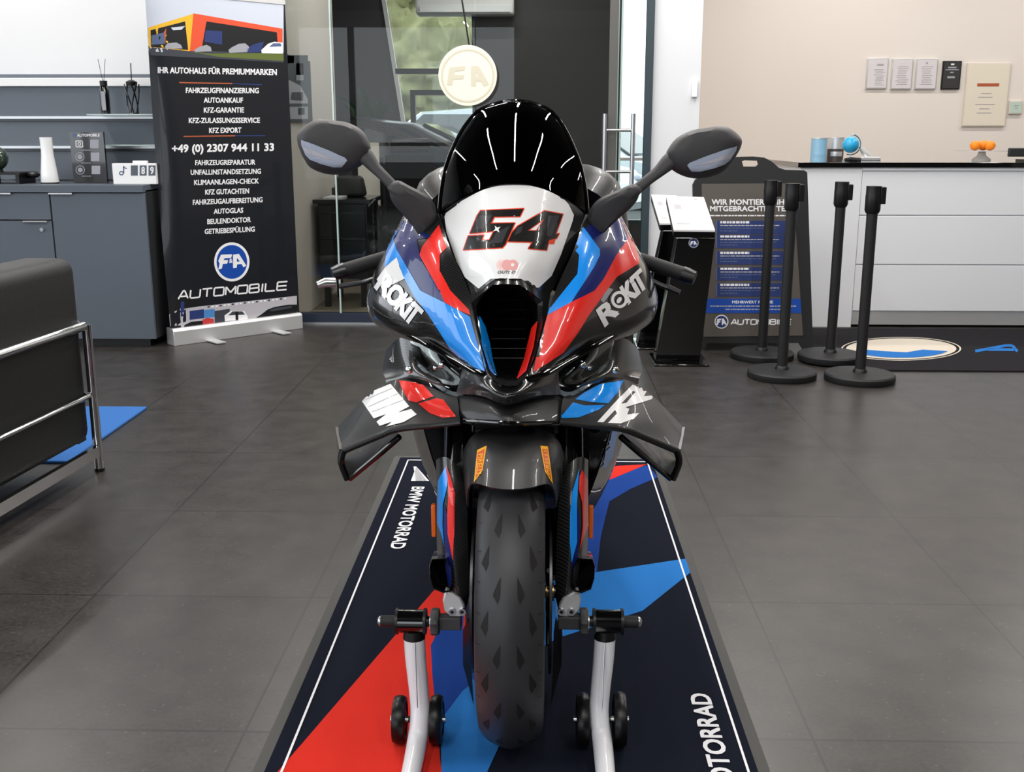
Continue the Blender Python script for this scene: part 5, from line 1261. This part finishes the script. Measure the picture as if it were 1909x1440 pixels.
for s, m_, pts in ((-1, 'blue', [(893, 590, .052), (904, 610, .07), (912, 640, .065), (917, 670, .045), (926, 705, .005), (913, 690, -.003), (899, 645, .027)]), (1, 'red', [(1002, 600, .056), (992, 612, .07), (985, 640, .065), (978, 670, .045), (965, 706, .0), (981, 691, -.003), (995, 645, .030)])):
    b = MB(); q = [P(x, y, Y-.002) for x, y, Y in pts]; b.prism(q, m_, (s*-.0015, .002, 0)); b.build('intake_flank', bike)

# ---------------- coloured side fairings
FAIR = [[(1092, 398, .27), (1112, 402, .29), (1135, 402, .33), (1158, 402, .40), (1150, 400, .70)],
        [(1072, 460, .17), (1104, 462, .185), (1145, 462, .25), (1184, 458, .36), (1178, 452, .74)],
        [(1046, 518, .115), (1092, 520, .125), (1146, 520, .20), (1208, 506, .335), (1204, 500, .74)],
        [(1025, 572, .075), (1078, 575, .085), (1140, 570, .17), (1222, 553, .33), (1216, 545, .74)],
        [(1009, 630, .045), (1062, 630, .06), (1128, 612, .15), (1220, 582, .32), (1212, 575, .74)],
        [(997, 672, .02), (1036, 667, .04), (1108, 634, .135), (1210, 603, .315), (1200, 598, .74)],
        [(984, 704, .0), (1018, 691, .025), (1070, 660, .105), (1185, 622, .30), (1178, 615, .74)]]
for s in (1, -1):
    b = MB(); b.patch(GP(FAIR, s, 955, 6, 6), 'carbon', .004); bv = b.tri0
    if s > 0:
        Z = lambda pts: zc(4, 990, 380, pts)
        b.decal(bv, poly(Z([(375, 155), (510, 340), (512, 385), (470, 470), (300, 735), (122, 830), (132, 792), (345, 525), (358, 385), (300, 320)])), 'blue')
        b.decal(bv, poly(Z([(400, 190), (520, 100), (680, 95), (722, 262), (630, 390), (540, 560), (470, 650), (300, 735), (470, 470), (512, 385), (510, 340)])), 'navy')
        b.decal(bv, poly(Z([(722, 262), (765, 290), (800, 380), (805, 445), (640, 545), (560, 650), (430, 830), (350, 960), (240, 1110), (120, 1190), (14, 1258), (66, 1000), (122, 832), (300, 735), (470, 650), (540, 560), (630, 390)])), 'red', .001)
        b.decal(bv, poly(Z([(682, 92), (765, 280), (800, 380), (722, 262)])), 'red', .001)
        b.decal(bv, poly(Z([(515, 720), (575, 625), (610, 640), (540, 740)])), 'ink_grey', .0008)
        for ch, u0, u1 in (('R', 0, .32), ('K', .56, .77), ('i', .775, .83), ('T', .80, 1.03)):
            q0 = (1127+78.5*u0, 608-74.5*u0); q1 = (1127+78.5*u1, 608-74.5*u1)
            b.decal(bv, text(ch, q0, q1, (-15.5, -29), .11), 'paint_white', .0012)
        b.decal(bv, ring(1153.5, 559, 18.5, 18.5, 3, 3, 30), 'digit_black', .0014); b.decal(bv, ring(1153.5, 559, 15.5, 16, 5.5, 5.5, 30), 'paint_white', .0016); b.decal(bv, poly(ell(1153, 560, 4, 6.5, 16, .6)), 'paint_white', .0018)
    else:
        Z = lambda pts: zc(4, 680, 380, pts)
        b.decal(bv, poly(Z([(260, 112), (268, 118), (235, 190), (220, 270), (240, 340), (420, 650), (600, 740), (785, 845), (905, 1275), (720, 1160), (640, 1080), (480, 830), (370, 690), (290, 540), (240, 400), (150, 478), (164, 365), (212, 210)])), 'blue', .0016, 4)
        b.decal(bv, poly(Z([(270, 110), (420, 200), (500, 250), (390, 270), (420, 420), (560, 640), (598, 737), (420, 650), (240, 340), (220, 270), (235, 190)])), 'navy')
        b.decal(bv, poly(Z([(555, 160), (612, 330), (560, 380), (560, 500), (640, 650), (775, 790), (788, 832), (700, 795), (598, 737), (520, 580), (410, 385), (430, 320)])), 'red')
        for ch, u0, u1 in (('R', 0, .29), ('O', .27, .555), ('K', .56, .77), ('i', .775, .83), ('T', .80, 1.03)):
            q0 = (700+67*u0, 536+70*u0); q1 = (700+67*u1, 536+70*u1)
            b.decal(bv, text(ch, q0, q1, (20.5, -28), .11), 'paint_white', .0016)
        b.decal(bv, poly(Z([(240, 360), (215, 380), (150, 482), (92, 565), (135, 640), (300, 560), (260, 470)])), 'paint_white', .0010)  # window glare beside the lettering, painted as a white patch
    b.build('side_fairing', bike, angle=50)

# ---------------- chin and headlights
CHIN = [[(866, 668, .11), (906, 700, .0), (945, 725, -.035), (985, 703, .0), (1042, 674, .09)],
        [(858, 705, .095), (900, 720, -.015), (945, 738, -.06), (992, 722, -.015), (1042, 706, .085)],
        [(850, 735, .085), (895, 738, -.004), (945, 754, -.058), (998, 739, -.004), (1046, 736, .08)]]
b = MB(); b.patch(GP(CHIN, 1, 955, 5, 5), 'carbon_chin', .004); b.build('chin_panel', bike, angle=50)
BAND = [[(850, 737, .105), (895, 741, .03), (945, 756, -.025), (998, 742, .03), (1046, 738, .10)],
        [(852, 764, .06), (900, 766, -.005), (946, 774, -.05), (999, 768, -.005), (1047, 766, .06)],
        [(866, 783, .025), (905, 785, -.025), (950, 788, -.058), (1000, 788, -.025), (1048, 787, .025)]]
b = MB(); b.patch(GP(BAND, 1, 955, 5, 5), 'carbon_wing', .004); b.build('nose_band', bike, angle=50)
b = MB(); b.tube([P(x, y, Y-.003) for x, y, Y in ((866, 785, .022), (905, 787, -.026), (950, 790, -.058), (1000, 790, -.026), (1048, 789, .022))], .005, 'black_gloss', 10, sm=4); b.build('nose_edge', bike)
HL = [[(1040, 684, .12), (1080, 662, .15), (1118, 640, .19), (1146, 626, .24)],
      [(1034, 705, .11), (1074, 690, .13), (1116, 668, .18), (1145, 640, .23)],
      [(1032, 722, .10), (1066, 718, .12), (1108, 700, .17), (1140, 664, .22)],
      [(1040, 738, .09), (1076, 735, .11), (1112, 716, .16), (1140, 680, .22)]]
for s in (1, -1):
    b = MB(); b.patch(GP([[(x, y, Y+.012) for x, y, Y in r] for r in HL], s), 'lens_dark', .01); hl = b.build('headlight', bike, angle=50)
    b = MB(); b.patch(GP([[(1031, 718, .098), (1056, 731, .10), (1080, 724, .115), (1112, 700, .16), (1137, 664, .215)], [(1036, 728, .094), (1056, 740, .095), (1082, 731, .11), (1115, 706, .158), (1140, 670, .213)]], s), 'bar_grey', .004); b.build('light_bar', hl)
    for px, py, r, Y in ((1085, 680, .009, .135), (1098, 686, .006, .145)):
        b = MB(); c = P(*mir(s, [(px, py, Y)])[0]); b.ball(c, r, 'chrome', 14); b.build('reflector', hl)
    b = MB(); b.patch(GP([[(x, y, Y-.012) for x, y, Y in r] for r in HL], s), 'clear', .0015); b.build('lens', hl, angle=60)
    # carbon lip above the lamp and the pillar outside it
    b = MB(); q = [P(*p) for p in mir(s, [(984, 706, -.005), (1020, 694, .02), (1072, 664, .10), (1112, 642, .14), (1150, 622, .20)])]
    b.tube(q, [.006, .008, .008, .008, .006], 'black_gloss', 10, sm=4, flat=.6); b.build('headlight_brow', bike)
    MNT = [[(1140, 628, .23), (1168, 632, .27), (1190, 652, .34)], [(1118, 685, .185), (1155, 678, .22), (1197, 690, .33)], [(1090, 714, .125), (1128, 703, .165), (1192, 704, .27)], [(1060, 742, .105), (1118, 718, .165), (1190, 716, .25)]]
    b = MB(); b.patch(GP(MNT, s), 'carbon_light', .004); mp = b.build('winglet_mount', bike, angle=50)
    b = MB(); c = P(*mir(s, [(1147, 690, .165)])[0]); b.ball(c, .0085, 'chrome', 12, (1, .6, 1)); b.build('bolt', mp)

# ---------------- winglets
WING = [[(1044, 787, .0), (1092, 791, .01), (1160, 797, .03), (1196, 811, .06), (1262, 838, .10)],
        [(1046, 772, .035), (1096, 772, .06), (1152, 768, .08), (1200, 780, .11), (1266, 822, .15)],
        [(1047, 757, .06), (1110, 746, .12), (1160, 735, .145), (1208, 752, .18), (1270, 806, .21)],
        [(1050, 741, .085), (1118, 716, .16), (1166, 708, .19), (1216, 738, .24), (1271, 794, .26)]]
for s in (1, -1):
    b = MB(); b.patch(GP(WING, s, 951, 5, 5), 'carbon_wing', .006); bv = b.tri0
    if s > 0:
        b.decal(bv, poly([(1043, 781), (1068, 751), (1090, 757), (1128, 756), (1116, 765), (1079, 779)]), 'blue'); b.decal(bv, poly([(1072, 745), (1088, 733), (1118, 717), (1162, 710), (1151, 733), (1134, 753), (1100, 750)]), 'blue')
        Z = lambda pts: zc(4.965, 1090, 620, pts)
        b.decal(bv, poly(Z([(115, 835), (305, 625), (485, 440), (550, 500), (570, 545), (545, 595), (640, 585), (615, 622), (375, 697), (410, 712), (390, 765), (500, 750), (455, 800), (330, 848), (215, 843), (297, 755), (280, 722), (172, 838)]), [Z([(335, 665), (385, 655), (465, 555), (445, 545)])]), 'paint_white', .0012)
    else:
        Z = lambda pts: zc(4.967, 620, 620, pts)
        b.decal(bv, poly(Z([(275, 640), (365, 550), (540, 478), (710, 690), (610, 745), (730, 715), (780, 765), (660, 835), (500, 875), (555, 830), (440, 868), (410, 830), (500, 760), (385, 800)])), 'paint_white', .0012)
        for l in ([(285, 635), (560, 520)], [(330, 695), (610, 570)], [(370, 740), (660, 630)]): b.decal(bv, stroke(Z(l), .9), 'ink_grey', .0016)
        Z = lambda pts: zc(3.6, 620, 500, pts)
        b.decal(bv, poly(Z([(445, 755), (600, 775), (680, 862), (560, 905), (510, 892), (470, 820)])), 'red'); b.decal(bv, poly(Z([(575, 912), (700, 875), (745, 885), (830, 1000), (740, 1008), (650, 975)])), 'red')
    wg = b.build('winglet', bike, angle=50)
    b = MB(); q = [P(*p) for p in mir(s, [(1044, 788, -.002), (1100, 794, .006), (1160, 800, .028), (1198, 814, .058), (1262, 841, .10)], 951)]
    b.tube(q, [.005, .006, .007, .007, .007], 'carbon_wing', 10, sm=4); b.build('leading_edge', wg)
    LOW = [[(1157, 815, .06), (1200, 852, .08), (1252, 893, .11)], [(1163, 805, .16), (1206, 838, .18), (1258, 872, .21)], [(1170, 798, .23), (1212, 826, .25), (1262, 856, .27)]]
    b = MB(); b.patch(GP(LOW, s, 951, 4, 3), 'carbon_wing', .006); b.build('lower_plane', wg, angle=50)
    b = MB(); q = [P(*p) for p in mir(s, [(1157, 814, .055), (1202, 853, .075), (1250, 893, .105)], 951)]; b.tube(q, .006, 'black_gloss', 10, sm=3); b.build('lower_edge', wg)
    ep = [P(*p) for p in mir(s, [(1264, 838, .095), (1252, 895, .105), (1259, 890, .22), (1268, 852, .28), (1272, 796, .27)], 951)]
    b = MB(); b.prism(ep, 'carbon', (s*.006, 0, 0)); b.build('end_plate', wg, flat=True)
    b = MB(); b.tube([P(*p) for p in mir(s, [(1262, 840, .096), (1266, 862, .098), (1254, 894, .104)], 951)], .0075, 'black_gloss', 10, sm=3); b.build('tip_edge', wg)

# ---------------- windscreen
SCR = [(957, 343, 138, 398, .135, .275), (957, 310, 135, 360, .165, .30), (957, 275, 126, 312, .21, .33), (957, 245, 110, 270, .26, .36), (958, 215, 92, 236, .32, .40), (959, 199, 70, 209, .37, .425), (960, 191, 46, 197, .41, .44), (961, 189, 22, 190, .43, .445)]
g = []
for cx_, yc, hw, ye_, Yc, Ye in SCR:
    g.append([P(cx_+hw*math.sin(u*math.pi/2)/1.0, yc+(ye_-yc)*abs(math.sin(u*math.pi/2))**2.2, Yc+(Ye-Yc)*abs(math.sin(u*math.pi/2))**2.0) for u in (i/8 for i in range(-8, 9))])
g = refine(g, 2, 4)
b = MB(); b.patch(g, 'screen', .003); ws = b.build('windscreen', bike, angle=70)
b = MB(); edge = [r[0] for r in g]+[p for p in g[-1]][1:-1]+[r[-1] for r in g[::-1]]
b.tube(edge[::2], .0045, 'black_gloss', 8); b.build('screen_trim', ws)
# dashboard and upper stay behind the screen
b = MB(); b.box((-.10, .40, 1.03), (.10, .43, 1.15), 'black', Matrix.Rotation(R(-25), 3, 'X')); ds = b.build('dashboard', bike, bevel=.006)
b = MB(); b.box((-.09, .36, 1.0), (.09, .40, 1.02), 'black'); b.build('stay', ds)
g2 = [[P(957+hw*.93*math.sin(u*math.pi/2), yc+8+(ye_-yc)*abs(math.sin(u*math.pi/2))**2.2, Yc+.075+(Ye-Yc)*abs(math.sin(u*math.pi/2))**2) for u in (i/6 for i in range(-6, 7))] for cx_, yc, hw, ye_, Yc, Ye in SCR[:5]]
b = MB(); b.patch(refine(g2, 2, 2), 'black_matt', .004); b.build('inner_cowl', bike, angle=70)

# ---------------- mirrors
def LM(x, y):                             # where the left mirror sits in the photo
    k = max(0, (443-y)/183); return 2*(951+18*k)-x, y-12*k
for s in (1, -1):
    f_ = (lambda x, y: (x, y)) if s > 0 else LM
    def Q(x, y, Y): return P(*f_(x, y), Y)
    def closed(o_):
        n_ = len(o_); r_ = []
        for i in range(n_):
            p_ = [Vector(o_[(i+k) % n_]) for k in (-1, 0, 1, 2)]
            for k in range(3): q_ = cr(*p_, k/3); r_.append((q_.x, q_.y))
        return r_
    def shell(name, parent, out, c, Yf, Yb, k0=.55):
        cx_, cy_ = c
        def lp(k, Y): return [Q(cx_+(x-cx_)*k, cy_+(y-cy_)*k, Y(x, y)) for x, y in out]
        b = MB(); b.loft([lp(k0, lambda x, y: Yf(x, y)), lp(.84, lambda x, y: Yf(x, y)+.004), lp(.965, lambda x, y: Yf(x, y)+.013), lp(1, lambda x, y: (Yf(x, y)*.6+Yb(x, y)*.4)), lp(.93, Yb)], 'mirror_plastic', True, True, True)
        return b.build(name, parent, angle=40)
    stalk = [(1181, 343), (1197, 354), (1192, 363), (1187, 375), (1174, 390), (1160, 402), (1137, 423), (1115, 444), (1104, 430), (1096, 412), (1099, 393), (1113, 374), (1133, 363), (1158, 352)]
    base = shell('mirror_stalk', bike, closed(stalk), (1145, 385), lambda x, y: .225+(y-350)*.0002, lambda x, y: .29)
    b = MB(); pts = [(1180, 359, .265), (1205, 338, .27), (1228, 320, .28), (1250, 300, .29), (1275, 286, .31)]; ws_ = wpp(P(1140, 393, .25))
    b.tube([Q(*p) for p in pts], [11.5*ws_, 10.5*ws_, 12*ws_, 17*ws_, 18*ws_], 'mirror_plastic', 16, sm=4, flat=.75); b.build('mirror_arm', base)
    out = [(1241, 292), (1246, 277), (1262, 257), (1290, 243), (1320, 238), (1342, 235.5), (1358, 238), (1374, 249), (1383, 261), (1381, 275), (1372, 292), (1362, 306), (1347, 321), (1320, 331), (1294, 333), (1268, 326), (1248, 312)]
    cx_, cy_ = 1312, 284; out = closed(out)
    def lp(k, Y, dy=0): return [Q(cx_+(x-cx_)*k, cy_+(y-cy_)*k+dy, Y) for x, y in out]
    b = MB(); b.loft([lp(.40, .260, -8), lp(.74, .264, -5), lp(.93, .279, -1), lp(.99, .305), lp(1.0, .33), lp(.97, .345)], 'mirror_plastic', True, True, True); bvm = b.bvh(); hs = b.build('mirror_housing', bike, angle=55)
    b = MB(); b.loft([lp(.9, .3455), lp(.9, .348)], 'chrome'); b.build('mirror_glass', hs)
    lens = [(1281, 308), (1286, 303), (1312, 293), (1345, 281), (1373, 272), (1371, 281), (1360, 298), (1350, 306), (1330, 313), (1305, 319), (1290, 319)]
    b = MB(); b.decal(bvm, poly([f_(x, y) for x, y in lens]), 'lens_clear', .0022, 8)
    lens2 = [(1296, 309), (1330, 297), (1368, 283), (1360, 294), (1330, 303)]
    b.decal(bvm, poly([f_(x, y) for x, y in lens2]), 'ink_pale', .003, 8); b.build('turn_indicator', hs)

# ---------------- handlebars
for s in (1, -1):
    if s > 0: g0, g1, l0, l1, l2 = (1180, 480, .46), (1272, 511, .42), (1195, 515, .40), (1228, 530, .385), (1266, 545, .37)
    else: g0, g1, l0, l1, l2 = (730, 478, .46), (643, 504, .42), (712, 515, .40), (675, 527, .37), (632, 534, .36)
    a, e = P(*g0), P(*g1); ext = a+(a-e)*1.2
    b = MB(); b.tube([ext, a, e], .0165, 'rubber', 16); gp = b.build('handlebar_grip', bike)
    b = MB(); d = (e-a).normalized(); b.tube([e, e+d*.012, e+d*.03], [.018, .018, .015], 'steel_dark' if s < 0 else 'black', 16); b.build('bar_end', gp)
    b = MB(); b.tube([P(*l0)+(a-e)*.6, P(*l0), P(*l1), P(*l2)], [.007, .007, .0055, .006], 'steel_dark', 10, sm=4); lv = b.build('lever', bike)
    if s < 0:
        b = MB(); b.tube([P(624, 527, .35), P(606, 527, .34), P(592, 532, .335)], [.011, .0105, .008], 'alu', 12); b.build('lever_guard', lv)
    else:
        b = MB(); b.tube([P(1245, 536, .36), P(1268, 546, .35)], [.007, .006], 'black', 10); b.build('lever_guard', lv)

# ---------------- body behind the nose
def arch(rows, name, m, n=9, parent=bike, th=.004):
    g = []
    for Y, hw, zt_, zb_, pw in rows:
        g.append([Vector((hw*math.sin(u*math.pi/2)*(1 if abs(u) < .85 else 1), Y, zb_+(zt_-zb_)*(1-abs(u)**pw))) for u in (i/(n-1)*2-1 for i in range(n))])
    b = MB(); b.patch(refine(g, 3, 4), m, th, Vector((0, .5, 6))); return b.build(name, parent, angle=60)
arch([(.44, .225, 1.09, .86, 4.5), (.50, .262, 1.125, .85, 4.5), (.58, .265, 1.135, .84, 4.5), (.72, .24, 1.13, .82, 3.2), (.88, .17, 1.04, .80, 2.4), (1.02, .12, .93, .78, 2.2)], 'fuel_tank', 'carbon_wing')
tk = bike.children[-1]
mtk = MB(); bvt = BVHTree.FromPolygons([v.co+bike.location for v in tk.data.vertices], [tuple(p.vertices) for p in tk.data.polygons])
mtk.v = [v.co+bike.location for v in tk.data.vertices]; nv_ = len(mtk.v)
for s in (1, -1):
    for k, (x, y, w_, h_) in enumerate(((1104, 329, 11, 4), (1125, 330, 5, 3.5), (1129, 339, 5, 4), (1132, 348, 6, 4), (1135, 357, 5, 4), (1107, 361, 9, 5))):
        q = mir(s, [(x, y), (x+w_, y+1.5), (x+w_+1, y+h_+1.5), (x+1, y+h_)], 957); mtk.decal(bvt, poly(q), 'ink_pale', .0012, 4)
if mtk.f:
    mtk.f = [[i-nv_ for i in f] for f in mtk.f]; mtk.v = mtk.v[nv_:]; mtk.build('tank_lettering', tk)
arch([(1.0, .11, .88, .76, 2), (1.2, .14, .87, .76, 2.5), (1.38, .13, .90, .80, 2.5), (1.45, .11, .98, .84, 2.5), (1.72, .05, 1.03, .93, 2)], 'tail_seat', 'navy')
for s in (1, -1):
    g = [[Vector((s*x, y, z)) for x, y, z in r] for r in (
        [(.25, .34, .80), (.275, .60, .85), (.20, .95, .80), (.15, 1.15, .74)],
        [(.235, .36, .66), (.278, .60, .64), (.235, .90, .60), (.18, 1.15, .58)],
        [(.205, .37, .50), (.265, .60, .46), (.235, .90, .42), (.17, 1.12, .40)],
        [(.155, .40, .34), (.20, .60, .28), (.19, .88, .24), (.14, 1.08, .27)],
        [(.09, .47, .24), (.11, .60, .17), (.10, .85, .16), (.07, 1.03, .20)])]
    b = MB(); b.patch(refine(g, 4, 5), 'carbon', .004, Vector((s*5, -1, .6))); bvf = b.tri0
    if s > 0: b.decal(bvf, poly([(1128, 806), (1152, 800), (1142, 850), (1130, 872), (1118, 872)]), 'blue', .0015)
    else: b.decal(bvf, poly([(757, 808), (768, 806), (775, 850), (768, 852)]), 'red')
    b.build('lower_fairing', bike, angle=60)
# radiator, frame and engine block, rear wheel
b = MB(); b.box((-.165, .36, .44), (.165, .40, .74), 'black', Matrix.Rotation(R(-14), 3, 'X')); rd = b.build('radiator', bike)
b = MB()
for k in range(14): b.box((-.155, .345, .46+k*.019), (.155, .352, .464+k*.019), 'steel_dark', Matrix.Rotation(R(-14), 3, 'X'), (0, .38, .59))
b.build('radiator_fins', rd)
b = MB(); b.box((-.15, .48, .32), (.15, .92, .78), 'black', None); b.build('engine', bike, bevel=.04)
for s in (1, -1):
    b = MB(); b.tube([(s*.07, .30, .92), (s*.17, .55, .84), (s*.17, .85, .68), (s*.13, 1.0, .50)], [.04, .05, .05, .05], 'black', 12, sm=4); b.build('frame_spar', bike)
    b = MB(); b.tube([(s*.11, .98, .42), (s*.125, 1.2, .38), (s*.125, 1.457, .33)], [.045, .035, .03], 'black', 12, sm=4); b.build('swingarm', bike)
    b = MB(); b.box((min(s*.06, s*.135), .27, .74), (max(s*.06, s*.135), .33, .79), 'black', Matrix.Rotation(R(-24), 3, 'X')); b.build('fork_clamp', bike, bevel=.006)
rot_tyre(1.457, .325+ZL, .325, .20, 'rear_tyre', groove=False)
b = MB(); b.lathe([(.21, -.085), (.235, -.085), (.20, 0), (.235, .085), (.21, .085), (.19, 0)], (0, 1.457, .325+ZL), 'rim_blue', 'X', 48)
for k in range(5): a = k*1.2566; b.tube([(0, 1.457, .325+ZL), (0, 1.457+math.cos(a)*.2, .325+ZL+math.sin(a)*.2)], .016, 'rim_blue', 8)
b.lathe([(.001, -.12), (.03, -.12), (.03, .12), (.001, .12)], (0, 1.457, .325+ZL), 'steel_dark', 'X', 20); b.build('rear_rim', bike)
b = MB(); b.tube([(.10, .75, .22), (.13, .95, .24), (.17, 1.15, .36), (.19, 1.32, .48)], [.03, .035, .05, .055], 'steel_dark', 16, sm=4); b.build('exhaust', bike)
